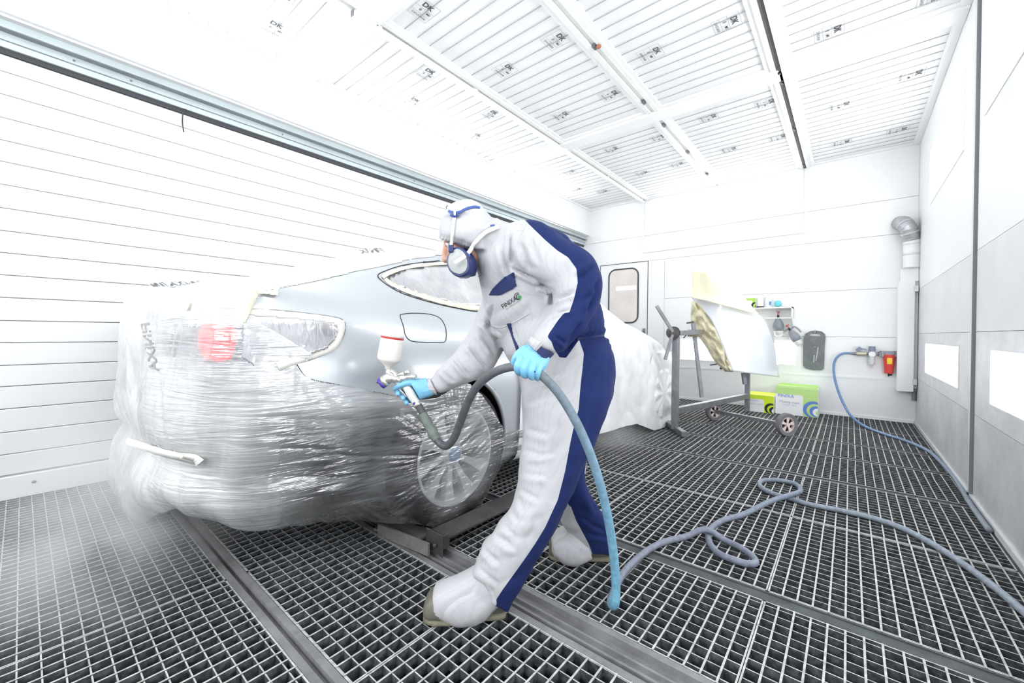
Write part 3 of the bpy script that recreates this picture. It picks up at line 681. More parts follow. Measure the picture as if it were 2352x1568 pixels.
st_top = [(0, 1.03), (s_at(.36)-.25, 1.04)]+[(s_at(y), z) for y, z in ((.45, 1.0), (.52, .93), (.64, .84), (.70, .775), (.78, .745), (.90, .71), (1.0, .70), (1.2, .70), (1.34, .72), (1.5, .68), (1.62, .60), (1.72, .45), (1.78, .40), (2.2, .42))]
ztop = np.interp(u, [a for a, _ in st_top], [b_ for _, b_ in st_top])
v = np.linspace(0, 1, NV)
Z = zbot[:, None]+(ztop-zbot)[:, None]*v[None, :]; U = np.repeat(u[:, None], NV, 1)
rear = 1/(1+np.exp((U-s_at(.56))/.07))      # 1 at the rear
def body_off():
    """how far inside the plan curve the car's skin is at this height"""
    return 0
Yw = np.repeat(cy_[:, None], NV, 1)
# rear: billow; cinched by tape at z .46, puffs below
cinch = np.exp(-((Z-.47)/.05)**2); puff = np.exp(-((Z-.24)/.16)**2); up_ = np.clip((Z-.5)/.5, 0, 1)
off = rear*(.02-.035*cinch+.055*puff-.07*up_**2*1.0+.05*(vn(U*2.2, Z*2.5)-.5)+.045*(ridged(U+.25*Z, Z, 6, 2.0)-.5)*(1-.5*cinch)+.015*(ridged(U-.5*Z, Z+U, 19, 6)-.5)+.006*(ridged(U, Z+.4*U, 45, 22)-.5))
off += rear*-.05*np.exp(-((Z-.02)/.05)**2)
side = 1-rear
lower = np.clip((.62-Z)/.3, 0, 1)
wig = U*1.0-.15*Z
off += side*(-.012*np.clip((Z-.55)/.2, 0, 1)+.020*(vn(wig*1.7, Z*9)-.5)*2*.6+.016*(ridged(wig, Z+.12*U, 2.1, 15)-.5)+.009*(ridged(wig, Z+.22*U, 3.5, 34)-.5)+.004*(ridged(wig, Z+.1*U, 8, 80)-.5))
# round the wheel the film is pulled towards the arch corner
ry = Yw-1.32; rz = Z-.335; rr2 = np.sqrt(ry**2+rz**2); wmask = side*np.exp(-(np.clip(rr2-.20, 0, 9)/.08)**2)
off = off*(1-.75*wmask)+wmask*(.004+.004*(ridged(ry+2*rz, rz-ry*.5, 5, 30)-.5))
tuck = side*(1-.88*np.exp(-((Yw-1.33)/.30)**4))*(-.10*np.clip((zbot[:, None]+.14-Z)/.14, 0, 1)**2)      # tucked in at the hem
big = rear*(.0-.03*cinch+.015*puff-.03*up_**2+.04*(vn(U*1.6, Z*1.8)-.5))+side*(-.012*np.clip((Z-.55)/.2, 0, 1)+.02*(vn(U*1.7, Z*5)-.5))*(1-wmask)+rear*-.06*np.clip((zbot[:, None]+.10-Z)/.10, 0, 1)**2
# keep the film outside the car's skin
dg = U+.45*Z; ncap = len(PH[0]); polyv = [tuple(v) for v in PH.reshape(-1, 3)]; nn2, mm2 = PH.shape[:2]; idx = np.arange(nn2*mm2).reshape(nn2, mm2)
q = np.stack([idx[:-1, :-1], idx[1:, :-1], idx[1:, 1:], idx[:-1, 1:]], -1).reshape(-1, 4)
VH = BVHTree.FromPolygons(polyv, [tuple(map(int, f)) for f in q]+[tuple(range(ncap))])
Nn = np.stack([nx_, ny_, 0*nx_], -1); req = np.full(big.shape, -9.)
for i in range(0, NU, 2):
    if cy_[i] > 2.05: continue
    nv = Vector(Nn[i])
    for j in range(0, NV, 2):
        p = Vector((cx_[i], cy_[i], Z[i, j])); h_ = VH.ray_cast(p+nv*.6, -nv, .9)
        if h_[0] is not None: req[i:i+2, j:j+2] = (h_[0]-p).dot(nv)+.012
base = np.maximum(big+tuck, req)
def blur(A, n_, r):
    for _ in range(n_):
        A = (np.roll(A, r, 0)+np.roll(A, -r, 0)+A)/3; B = A.copy(); B[:, r:-r] = (A[:, :-2*r]+A[:, 2*r:]+A[:, r:-r])/3; A = B
    return A
e0_, e1_ = base[:6].copy(), base[-6:].copy(); base = blur(base, 8, 4); base[:6] = e0_; base[-6:] = e1_; base = np.maximum(base, req-.004); base = blur(base, 2, 1)
fine_r = .022*ridged(dg, Z-.3*U, 2.6, 1.1)+.018*ridged(U-.35*Z, Z+.5*U, 5.5, 1.4)+.010*ridged(dg, Z-.6*U, 13, 3)+.004*ridged(U-.2*Z, Z, 34, 8)
fine_s = (.012*ridged(wig, Z+.12*U, 1.8, 13)+.007*ridged(wig, Z+.20*U, 3.0, 30)+.0025*ridged(wig, Z+.1*U, 7, 70))*(1-.85*wmask)+wmask*.003*ridged(ry+2*rz, rz-ry*.5, 5, 34)
rad_ = np.exp(-(np.clip(rr2-.30, 0, 9)/.10)**2)*side*(1-wmask); angw = np.arctan2(rz, ry)
fine_s = fine_s*(1-.7*rad_)+.008*rad_*ridged(angw*4, rr2*2, 4, 1)
off = base+rear*fine_r*(1-.5*cinch)+side*fine_s
Pfilm = np.stack([cx_[:, None]+nx_[:, None]*off, cy_[:, None]+ny_[:, None]*off, Z], -1)
hem = .02*(vn(U*6, Z*0)-.5)+.012*(vn(U*17, Z*0)-.5); Pfilm[..., 2] += hem*np.clip(1-v[None, :]*6, 0, 1)
Pfilm[..., 2] = np.maximum(Pfilm[..., 2], .006)
cenU = (U[:-1, :-1]+U[1:, 1:])/2
pxx, pyy = pix((Pfilm[:-1, :-1]+Pfilm[1:, 1:])/2)
kp = ~(inpoly(pxx, pyy, QOPEN) & (cenU > 1.2)) 
mi = np.where(cenU < s_x(-1.95), 1, 0)
film = empty('masking_film', (-1.5, .9, 0), 'clear crinkled masking film stretched over the bumper area and rear wheel of the car', 'masking film')
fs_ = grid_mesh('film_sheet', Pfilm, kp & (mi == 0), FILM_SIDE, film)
def whitening_attr(o, fn):
    m_ = o.data; n_ = len(m_.vertices); c_ = np.empty(n_*3); m_.vertices.foreach_get('co', c_); c_ = c_.reshape(-1, 3); a_ = m_.attributes.new('whitening', 'FLOAT', 'POINT'); a_.data.foreach_set('value', fn(c_))
# whiter towards the top to imitate the reflected ceiling; also at the rear corner; film lies flat on the rim
whitening_attr(fs_, lambda c: -.45*np.exp(-(((c[:, 1]-.40)/.10)**2+((c[:, 2]-.90)/.09)**2))+np.maximum(np.clip((c[:, 2]-.50)/.20, 0, 1)*.55, np.clip(1-(c[:, 1]-.42)/.27, 0, 1)**1.6*.52)+.10*np.exp(-(np.clip(np.hypot(c[:, 1]-1.32, c[:, 2]-.335)-.22, 0, 9)/.05)**2)+.08*np.clip((vn(c[:, 1]*5+c[:, 2]*3, c[:, 2]*16)-.5)*3, 0, 1))
film2 = empty('masking_film', (-2.5, .3, 0), 'milky crumpled masking film hanging down the back of the car to the grating', 'masking film')
grid_mesh('film_sheet', Pfilm, kp & (mi == 1), FILM_REAR, film2)
# lid and roof cover
def bodysub(S, y0, y1, sgn_all=True): pass
PT = Pfull(car_surface(30, 14)); 
Nrm = np.cross(np.gradient(PT, axis=1), np.gradient(PT, axis=0)); Nrm /= np.linalg.norm(Nrm, axis=-1, keepdims=True)+1e-9
if Nrm[len(Nrm)//2, Nrm.shape[1]//2, 2] < 0: Nrm = -Nrm
ct = (PT[:-1, :-1]+PT[1:, 1:])/2; px_, py_ = pix(ct)
nearside = ct[..., 0] > CXC-.30
inopen = inpoly(px_, py_, QOPEN) & (ct[..., 0] > CXC+.45)
# lid/roof sheet
kp = (ct[..., 1] < 1.95) & (ct[..., 2] > .93) & ~inopen
wr_n = .0015+.002*np.clip(vn(PT[..., 0]*9, PT[..., 1]*9)-.3, 0, 1)+.0015*ridged(PT[..., 0], PT[..., 1], 30, 12)
lid = grid_mesh('masking_film', PT+Nrm*wr_n[..., None], kp, FILM_TOP, None, label='white masking film taped over the boot lid, rear window and roof', cat='masking film')
# front cover
kp = (ct[..., 1] > 1.78) & (ct[..., 0] > CXC-.9)
wn_ = .012+.015*(vn(PT[..., 1]*1.6, PT[..., 2]*2)-.3)+.006*ridged(PT[..., 1]+PT[..., 2]*.6, PT[..., 2], 4, 1.5)+.002*ridged(PT[..., 1], PT[..., 2], 16, 5)
cov = empty('masking_film', (-1.45, 3.2, 0), 'white masking film wrapped over the doors, bonnet and front wheel of the car', 'masking film')
grid_mesh('film_sheet', PT+Nrm*wn_[..., None], kp, FILM_FRONT, cov)
# film below the sill at the front, over the front wheel
uu = np.linspace(1.98, 4.72, 300); vv = np.linspace(0, 1, 60)
xs_ = np.interp(uu, [1.75, 3.4, 3.7, 4.0, 4.3, 4.55, 4.72], [-1.445, -1.445, -1.41, -1.39, -1.39, -1.47, -1.75]); zt = np.full(len(uu), .45); zt = np.interp(uu, [1.75, 3.5, 3.75, 4.3, 4.72], [.45, .45, .74, .74, .45])
zb_ = np.interp(uu, [1.75, 2.0, 3.2, 3.45, 3.65, 3.8, 4.1, 4.25, 4.4, 4.72], [.20, .21, .14, .13, .06, .012, .01, .05, .16, .2])
ZZ = zb_[:, None]+(zt-zb_)[:, None]*vv; UU = np.repeat(uu[:, None], 60, 1)
ry = UU-4.02; rz = ZZ-.335; rw = np.sqrt(ry**2+rz**2); ang = np.arctan2(rz, ry)
wm = np.exp(-(np.clip(rw-.22, 0, 9)/.05)**2)
of = .012*(vn(UU*5, ZZ*6)-.5)*2+.012*ridged(UU+ZZ, ZZ, 6, 3)*(1-wm)+wm*(.006+.016*(np.cos(ang*10)*.5+.5)*np.clip(rw/.2, 0, 1)*(rw < .235))-wm*.01
P = np.stack([xs_[:, None]+of, UU, ZZ], -1)
kpf = np.ones((len(uu)-1, 59), bool)
grid_mesh('wheel_cover', P, kpf, FILM_FRONT, cov)
MB().box(CXC-.45, .355, .42, CXC+.45, .37, .62).build('crash_bar', CARDARK, car)
# FINIXA print on the film
def film_print(name, s, org, ux, uy, size, m_, parent=None):
    g = MB(); put_text(g, s, size, org, ux, uy, True); return g.build(name, m_, parent)
INKG = mat('grey film print', (.42, .42, .42), .8)
def print_on(bv, s, px0, py0, px1, py1, hgt, m_, parent, flip=False, pushz=.006):
    vs, fs = textmesh(s, 1.0, True); a = np.array(vs); w0, w1 = a[:, 0].min(), a[:, 0].max(); out = []; dep = []
    for x, y, z in vs:
        t = (x-w0)/(w1-w0); t = 1-t if flip else t
        out.append((px0+(px1-px0)*t, py0+(py1-py0)*t-y*hgt))
    P = [hit(a_, b_, bv, .012) for a_, b_ in out]
    ok = [f for f in fs if all(P[i] is not None for i in f)]
    P = [p if p is not None else Vector((0, 0, -1)) for p in P]
    g = MB(); g.add(P, ok); return g
# raised edge of film standing above the boot lid and roof with the maker's print
def fold(name, pts, hh, s, label, x_dir=1, ty=0):
    """small upright fold of film with letters. pts: two world points"""
    a, b_ = [np.array(p) for p in pts]; d = b_-a; Lf = np.linalg.norm(d); d /= Lf
    nu = 60; P = np.zeros((nu, 8, 3))
    for i in range(nu):
        for j in range(8):
            t = i/(nu-1); q = j/7
            P[i, j] = a+d*Lf*t+np.array([0, -.02*q, hh*q*(.75+.25*math.sin(t*PI))])+np.array([0, .006*math.sin(t*30+j), 0])
    o = grid_mesh('film_fold', P, None, FILM_FRONT, lid)
    vs, fs = textmesh(s, 1.0, True); A = np.array(vs); w0, w1 = A[:, 0].min(), A[:, 0].max(); h0, h1 = A[:, 1].min(), A[:, 1].max(); g = MB(); V = []
    for x, y, z in vs:
        t = 1-(x-w0)/(w1-w0); q = (y-h0)/(h1-h0)
        V.append(a+d*Lf*(.06+.88*t)+np.array([0, -.02*q-.007, hh*(.08+.8*q)*(.75+.25*math.sin(t*PI))])-FW*.004+np.array([0, .006*math.sin(t*30+q*7), 0]))
    g.add(V, fs); g.build('film_print', INKG, o)
fold('f', (at(352, 660, 1.98), at(490, 655, 1.62)), .022, 'FINIXA FINI', '')
fold('f', (at(828, 584, 2.0), at(893, 580, 2.0)), .024, 'FINIX', '')
# vertical print on the hanging film
bvF = bvh_of(Pfilm)
vs, fs = textmesh('FINIXA', 1.0, True); A = np.array(vs); w0, w1 = A[:, 0].min(), A[:, 0].max(); V = []; ok = []
for x, y, z in vs:
    t = (x-w0)/(w1-w0); px0 = 333+22*t; py0 = 742+112*t
    V.append(hit(px0-y*26, py0+y*4, bvF, .006))
g = MB(); idx = [f for f in fs if all(V[i] is not None for i in f)]; V = [p if p is not None else Vector((0, 0, 0)) for p in V]; g.add(V, idx); g.build('film_print', mat('faint film print', (.60, .60, .60), .8), film2)
# --- tape
def tape(name, pts, wpx, m_, bv, label, push=.006, th=.0012, nseg=10, group=None):
    """ribbon along traced points, lying on the surface"""
    S_ = spline(pts, nseg); L_ = []; R_ = []
    for i, p in enumerate(S_):
        q = S_[min(i+1, len(S_)-1)]-S_[max(i-1, 0)]; q = q/np.linalg.norm(q); nn = np.array([-q[1], q[0]]); wv = wpx[0]+(wpx[1]-wpx[0])*i/(len(S_)-1) if isinstance(wpx, tuple) else wpx
        wv *= .93+.14*random.random()
        a = hit(*(p[:2]+nn*wv/2), bv, push); b_ = hit(*(p[:2]-nn*wv/2), bv, push)
        if a and b_: L_.append(a); R_.append(b_)
    g = MB(); n_ = len(L_); g.add(L_+R_, [(i, i+1, n_+i+1, n_+i) for i in range(n_-1)])
    o = g.build(name, m_, None, smooth=True); s = o.modifiers.new('t', 'SOLIDIFY'); s.thickness = th
    tag(o, label, 'tape', group); return o
P2 = lambda L: [np.array(p, float) for p in L]
tape('masking_tape', P2([(640, 665), (600, 660), (582, 668), (570, 690), (558, 712), (548, 735)]), (26, 34), TAPE, CARB, 'cream tape patch at the corner of the boot lid beside the bare wing', push=.02)
tape('masking_tape', P2([(565, 722), (600, 719), (700, 728), (770, 738), (783, 750), (776, 778), (760, 798), (720, 815), (670, 832)]), 17, TAPE2, CARB, 'pale tape edging the tail lamp recess in the rear wing', push=.008)
tape('masking_tape', P2([(638, 842), (665, 832), (700, 822)]), (22, 16), TAPE2, CARB, 'pale tape strip end pointing left below the tail lamp recess', push=.025)
tape('masking_tape', P2([(672, 838), (685, 860), (700, 880), (722, 893)]), (14, 26), TAPE2, CARB, 'crumpled pale tape folded along the lower edge of the rear wing', push=.02)
tape('masking_tape', P2([(885, 640), (900, 652), (935, 668), (1000, 689), (1066, 704), (1110, 708)]), (8, 11), TAPE, CARB, 'cream tape along the lower edge of the rear side window', push=.008)
tape('masking_tape', P2([(1110, 608), (1060, 604), (1000, 606), (935, 614), (895, 627), (879, 637)]), (6, 9), TAPE, CARB, 'cream tape along the upper edge of the rear side window', push=.008)
tape('masking_tape', P2([(440, 665), (432, 690), (424, 712)]), (22, 12), TAPE, bvF if hit(432, 690, bvF) else CARB, 'short cream tape tab on the film above the tail lamp', push=.012)
tape('masking_tape', P2([(290, 1013), (320, 1022), (370, 1038), (420, 1050), (455, 1058)]), (17, 17), TAPE2, bvF, 'long cream tape tied round the hanging film low at the back of the car', push=.012)
tape('masking_tape', P2([(420, 1046), (448, 1052), (460, 1063)]), (12, 22), TAPE2, bvF, 'loose curled end of the tape round the hanging film', push=.03)
# film over the side window and in the lamp recess
patch('masking_film', [(890, 640), (930, 620), (1000, 611), (1110, 613), (1190, 640), (1150, 704), (1060, 700), (1000, 686), (935, 664), (905, 652)], FILM_LAMP, .006, .0006, None, 50, label='crinkled film taped over the rear side window beside the painter', cat='masking film')
patch('masking_film', [(560, 722), (700, 732), (768, 742), (776, 756), (768, 780), (750, 800), (700, 818), (600, 850), (555, 820)], FILM_LAMP, .016, .0006, None, 60, label='clear film bunched inside the taped tail lamp recess', cat='masking film')
patch('window_glass', [(878, 634), (930, 610), (1000, 600), (1110, 604), (1190, 630), (1150, 712), (1066, 708), (1000, 694), (930, 673), (895, 656)], mat('tinted glass', (.10, .11, .12), .1), .002, .001, car, 40)
# ================================================================= PAINTER
SUITW = mat('white coverall cloth', (.50, .50, .52), .85, sheen=.03, spec=.2, bump=.35, bscale=7, dist=.012, var=.015, vscale=4)
def add_pinstripe(m, scale, rot, amt=.06):
    nt = m.node_tree; N = nt.nodes; L = nt.links; b = N['Principled BSDF']; tc = N.new('ShaderNodeTexCoord'); mp = N.new('ShaderNodeMapping'); mp.inputs['Rotation'].default_value = rot
    wv = N.new('ShaderNodeTexWave'); wv.wave_type = 'BANDS'; wv.bands_direction = 'X'; wv.inputs['Scale'].default_value = scale; wv.inputs['Distortion'].default_value = .6; wv.inputs['Detail'].default_value = 1
    L.new(tc.outputs['Object'], mp.inputs[0]); L.new(mp.outputs[0], wv.inputs['Vector'])
    r = N.new('ShaderNodeValToRGB'); r.color_ramp.elements[0].position = .80; r.color_ramp.elements[1].position = .92; r.color_ramp.elements[0].color = (1, 1, 1, 1); r.color_ramp.elements[1].color = (1-amt, 1-amt, 1-amt, 1)
    L.new(wv.outputs[0], r.inputs[0]); mx = N.new('ShaderNodeMix'); mx.data_type = 'RGBA'; mx.blend_type = 'MULTIPLY'; mx.inputs[0].default_value = 1
    src = b.inputs['Base Color'].links[0].from_socket; L.new(src, mx.inputs[6]); L.new(r.outputs[0], mx.inputs[7]); L.new(mx.outputs[2], b.inputs['Base Color'])
add_pinstripe(SUITW, 28, (0, 0, .69), .06)
SUITB = mat('navy coverall cloth', (.010, .021, .098), .75, sheen=.1, bump=.35, bscale=8, dist=.012, var=.12, vscale=5)
SKIN = mat('skin', (.62, .34, .25), .55, bump=.2, bscale=60)
GLOVE = mat('light blue nitrile glove', (.20, .50, .74), .38, bump=.35, bscale=35, dist=.003)
BOOT = mat('worn olive boot', (.15, .145, .115), .75, bump=.5, bscale=30, var=.3, vscale=12)
SOLE = mat('boot sole', (.19, .18, .13), .85, bump=.5, bscale=50, var=.3, vscale=20)
MASKB = mat('navy respirator shell', (.018, .03, .13), .32)
FELT = mat('grey filter felt', (.42, .44, .44), .95, bump=.5, bscale=90, var=.12, vscale=25)
STRAP = mat('cream elastic strap', (.82, .80, .72), .7, bump=.3, bscale=120)
STRAPB = mat('blue head harness', (.05, .10, .34), .5)
def ring(L_, R_, D, th, n=28, sq=2.3):
    """closed ring; its outline runs from photo point L_ to R_ at depth D, th metres thick along the line of sight"""
    a = at(L_[0], L_[1], D); b_ = at(R_[0], R_[1], D); c = (a+b_)/2; w = (b_-a)/2
    nrm = (c-EYE)/np.linalg.norm(c-EYE); wn = w/np.linalg.norm(w); nrm = nrm-wn*(nrm @ wn); nrm /= np.linalg.norm(nrm)
    out = []
    for k in range(n):
        q = 2*PI*k/n; cq, sq_ = math.cos(q), math.sin(q)
        out.append(c+w*np.sign(cq)*abs(cq)**(2/sq)+nrm*th/2*np.sign(sq_)*abs(sq_)**(2/sq))
    return out
def limb(bm, rings, sub=4, n=28):
    """loft traced rings into the bmesh. rings: (L, R, depth, thickness)"""
    flat = [np.r_[np.array(a, float), np.array(b_, float), D, t] for a, b_, D, t in rings]
    S_ = spline(flat, sub); prev = None; first = None
    for s in S_:
        vs = [bm.verts.new(p) for p in ring(s[:2], s[2:4], s[4], s[5], n)]
        if prev:
            for k in range(n): bm.faces.new((prev[k], prev[(k+1) % n], vs[(k+1) % n], vs[k]))
        else: first = vs
        prev = vs
    def cap(v_, flip):
        c = bm.verts.new(sum((x.co for x in v_), Vector())/len(v_))
        for k in range(n):
            f = (v_[k], v_[(k+1) % n], c); bm.faces.new(f if flip else f[::-1])
    cap(first, True); cap(prev, False)
def ball(bm, c, r, sc=(1, 1, 1), rot=None):
    ret = bmesh.ops.create_icosphere(bm, subdivisions=3, radius=r); mt = Matrix.Translation(Vector(c)) @ (rot or Matrix()) @ Matrix.Diagonal(Vector(sc).to_4d())
    bmesh.ops.transform(bm, matrix=mt, verts=ret['verts'])
def chain(bm, pts, rads, n=10, sub=4):
    P = [np.r_[np.array(p, float), r] for p, r in zip(pts, rads)]; S_ = spline(P, sub)
    g = MB(); g.tube([s[:3] for s in S_], [s[3] for s in S_], n); vs = [bm.verts.new(v) for v in g.v]
    for f in g.f:
        try: bm.faces.new([vs[i] for i in f])
        except ValueError: pass
    ball(bm, pts[0], rads[0]*.98); ball(bm, pts[-1], rads[-1]*.98)
def fuse(bm, name, voxel, mats, parent, smooth_it=6, disp=None):
    bmesh.ops.recalc_face_normals(bm, faces=bm.faces)
    me = bpy.data.meshes.new(name); bm.to_mesh(me); bm.free(); o = bpy.data.objects.new(name, me); C.objects.link(o)
    r = o.modifiers.new('r', 'REMESH'); r.mode = 'VOXEL'; r.voxel_size = voxel
    s = o.modifiers.new('s', 'SMOOTH'); s.factor = .5; s.iterations = smooth_it
    dg = bpy.context.evaluated_depsgraph_get(); me2 = bpy.data.meshes.new_from_object(o.evaluated_get(dg)); bpy.data.objects.remove(o)
    me2.name = name; me2.materials.clear()
    o = mkobj(name, me2, parent, mats, True); return o
painter = empty('person', (-.85, 1.2, 0), 'person in white and navy hooded coverall bending forward with spray gun and hose', 'person')
# --- coverall
bm = bmesh.new()
limb(bm, [((1092, 590), (1150, 520), 1.40, .17), ((1102, 650), (1197, 507), 1.41, .28), ((1110, 700), (1262, 522), 1.45, .32), ((1128, 752), (1318, 562), 1.47, .32), ((1150, 792), (1352, 622), 1.475, .30),
          ((1162, 818), (1374, 692), 1.47, .34), ((1175, 840), (1394, 768), 1.48, .31), ((1192, 872), (1412, 832), 1.49, .36), ((1200, 935), (1404, 905), 1.48, .34), ((1205, 985), (1380, 965), 1.47, .28)], 6, 40)
# near leg
limb(bm, [((1197, 880), (1414, 845), 1.45, .24), ((1197, 930), (1403, 912), 1.42, .25), ((1199, 1000), (1375, 1000), 1.40, .23), ((1192, 1060), (1345, 1060), 1.38, .205), ((1187, 1110), (1322, 1118), 1.36, .195),
          ((1174, 1160), (1299, 1172), 1.345, .18), ((1143, 1203), (1272, 1226), 1.33, .17), ((1110, 1245), (1242, 1276), 1.32, .16), ((1093, 1288), (1214, 1322), 1.315, .15), ((1082, 1320), (1196, 1352), 1.31, .15), ((1092, 1352), (1178, 1385), 1.31, .14), ((1104, 1375), (1166, 1408), 1.31, .13)], 5, 32)
# far leg
limb(bm, [((1230, 960), (1370, 960), 1.54, .22), ((1240, 1040), (1352, 1040), 1.56, .2), ((1262, 1110), (1345, 1108), 1.58, .19), ((1280, 1160), (1372, 1160), 1.60, .17), ((1293, 1205), (1397, 1208), 1.62, .16), ((1318, 1245), (1408, 1250), 1.635, .15), ((1336, 1272), (1407, 1278), 1.64, .14)], 5, 28)
# near sleeve
limb(bm, [((1172, 590), (1212, 506), 1.36, .20), ((1180, 612), (1255, 520), 1.33, .20), ((1208, 632), (1296, 546), 1.31, .18), ((1240, 650), (1340, 574), 1.295, .165), ((1262, 668), (1374, 612), 1.285, .16), ((1268, 692), (1384, 655), 1.28, .155),
          ((1262, 718), (1374, 703), 1.265, .15), ((1243, 742), (1350, 745), 1.25, .145), ((1227, 762), (1320, 780), 1.235, .13), ((1224, 778), (1294, 808), 1.225, .105), ((1221, 788), (1270, 812), 1.215, .075)], 6, 28)
# far sleeve
limb(bm, [((1115, 672), (1165, 745), 1.53, .16), ((1098, 708), (1162, 778), 1.54, .16), ((1082, 752), (1152, 815), 1.54, .155), ((1058, 790), (1130, 848), 1.53, .145), ((1030, 822), (1095, 872), 1.51, .135), ((1004, 848), (1052, 890), 1.495, .115), ((994, 862), (1016, 904), 1.485, .085), ((986, 870), (1002, 903), 1.48, .07)], 5, 24)
# pelvis/seat and chest fill
ball(bm, at(1330, 850, 1.47), .13, (1, 1, 1)); ball(bm, at(1210, 590, 1.42), .10)
cov_ = fuse(bm, 'coverall', .0065, [SUITW, SUITB], painter, 5)
me = cov_.data; nv = len(me.vertices); co = np.empty(nv*3); me.vertices.foreach_get('co', co); co = co.reshape(-1, 3); no = np.empty(nv*3)
me.vertices.foreach_get('normal', no); no = no.reshape(-1, 3)
d_ = co-EYE; zz = d_ @ FW; vx = CX+FPX*(d_ @ RT)/zz; vy = CY-FPX*(d_ @ UP)/zz
# cloth folds: signed troughs along traced creases plus cloth noise
def crease(p0, p1, wd, dep, mask=None):
    global disp_
    p0 = np.array(p0, float); p1 = np.array(p1, float); L2 = ((p1-p0)**2).sum(); t = ((vx-p0[0])*(p1[0]-p0[0])+(vy-p0[1])*(p1[1]-p0[1]))/L2; tc_ = np.clip(t, 0, 1)
    dx = vx-(p0[0]+tc_*(p1[0]-p0[0])); dy = vy-(p0[1]+tc_*(p1[1]-p0[1])); dist = np.hypot(dx, dy); ln = math.sqrt(L2)
    side_ = ((p1[0]-p0[0])*dy-(p1[1]-p0[1])*dx)/ln
    endf = np.clip((1-abs(2*np.clip(t, 0, 1)-1))*2.2, 0, 1)**.7
    dep *= 1.7 if p0[1] < 860 else .6
    wd *= .85 if p0[1] < 860 else 1
    k = -dep*np.exp(-(side_/wd)**2)*endf+dep*.8*np.exp(-((side_-wd*2.0)/(wd*1.5))**2)*endf
    k *= np.where((t < -.05) | (t > 1.05), 0, 1)
    disp_ += k*near
near = np.clip(-(no @ FW)*1.5, 0, 1)
disp_ = np.zeros(nv)
tq = co @ RT; tu = co[:, 2]; tf = co @ FW
disp_ += .006*(ridged(tq+.5*tu, tu-.3*tq, 7, 9)-.5)+.004*(ridged(tq-.7*tu+tf, tu+tf, 14, 16)-.5)+.003*(vn(tq*30, tu*30)-.5)
CR = [((1172, 525), (1172, 612), 4, .008), ((1174, 615), (1240, 648), 4, .012), ((1235, 655), (1268, 668), 4, .012), ((1268, 665), (1263, 700), 4, .010), ((1270, 690), (1322, 668), 5, .010), ((1262, 722), (1318, 705), 5, .009),
      ((1245, 745), (1295, 722), 4, .007), ((1150, 560), (1168, 640), 6, .007), ((1195, 560), (1215, 625), 7, .007), ((1218, 545), (1240, 610), 7, .005), ((1130, 700), (1118, 760), 5, .008), ((1115, 745), (1148, 795), 4, .008),
      ((1380, 640), (1345, 690), 5, .008), ((1375, 660), (1350, 720), 6, .008), ((1365, 605), (1330, 640), 6, .006), ((1300, 800), (1340, 740), 6, .007), ((1275, 770), (1300, 790), 4, .006),
      ((1200, 900), (1300, 850), 5, .008), ((1200, 930), (1265, 905), 5, .007), ((1205, 985), (1262, 1000), 6, .009), ((1195, 1030), (1255, 1050), 6, .009), ((1200, 1050), (1275, 1040), 5, .008), ((1190, 1085), (1260, 1095), 6, .008), ((1185, 1120), (1240, 1150), 5, .009),
      ((1170, 1165), (1190, 1200), 5, .010), ((1150, 1200), (1185, 1235), 5, .010), ((1130, 1225), (1190, 1265), 6, .009), ((1105, 1255), (1150, 1300), 6, .010), ((1092, 1300), (1145, 1345), 6, .010), ((1085, 1330), (1130, 1380), 5, .010), ((1180, 1120), (1205, 1180), 5, .007),
      ((1120, 1340), (1150, 1400), 4, .006), ((1240, 1180), (1210, 1250), 9, .006), ((1290, 1000), (1262, 1120), 10, .005), ((1380, 870), (1330, 1080), 10, .005),
      ((1350, 1130), (1375, 1180), 6, .008), ((1330, 1185), (1395, 1225), 5, .008), ((1345, 1225), (1405, 1235), 5, .008), ((1285, 1200), (1320, 1235), 5, .008),
      ((1075, 790), (1120, 850), 5, .009), ((1040, 820), (1078, 866), 5, .008), ((1012, 850), (1045, 880), 4, .007), ((1100, 760), (1140, 815), 6, .008), ((1100, 735), (1150, 770), 5, .008)]
for c in CR: crease(*c)
# waist elastic: gather
wl_ = np.array([1326., 776.]); wr2 = np.array([1399., 768.]); tt = np.clip((vx-1326)/(73), 0, 1); wy_ = 776-8*tt; dw = (vy-wy_)
inw = (vx > 1318) & (zz > 1.30) & (vy > 700) & (vy < 850)
disp_ += np.where(inw, -.012*np.exp(-(dw/9)**2)+.0045*np.cos(vx*1.05)*np.exp(-(np.abs(dw)/22)**1.2), 0)
co += no*disp_[:, None]
# collar bulge / soft sag handled by traced rings
me.vertices.foreach_set('co', co.reshape(-1)); me.update()
npoly = len(me.polygons); pc = np.empty(npoly*3); me.polygons.foreach_get('center', pc); pc = pc.reshape(-1, 3); pn = np.empty(npoly*3); me.polygons.foreach_get('normal', pn); pn = pn.reshape(-1, 3)
d_ = pc-EYE; z_ = d_ @ FW; fx = CX+FPX*(d_ @ RT)/z_; fy = CY-FPX*(d_ @ UP)/z_
facing = (pn*(d_/np.linalg.norm(d_, axis=1, keepdims=True))).sum(1) < .10
SLEEVE = [(1196, 495), (1212, 512), (1251, 550), (1280, 575), (1305, 591), (1324, 617), (1327, 649), (1318, 687), (1308, 717), (1295, 719), (1282, 735), (1260, 767), (1258, 774), (1267, 785), (1272, 800), (1285, 820), (1300, 822), (1330, 780), (1380, 700), (1400, 620), (1350, 560), (1260, 500)]
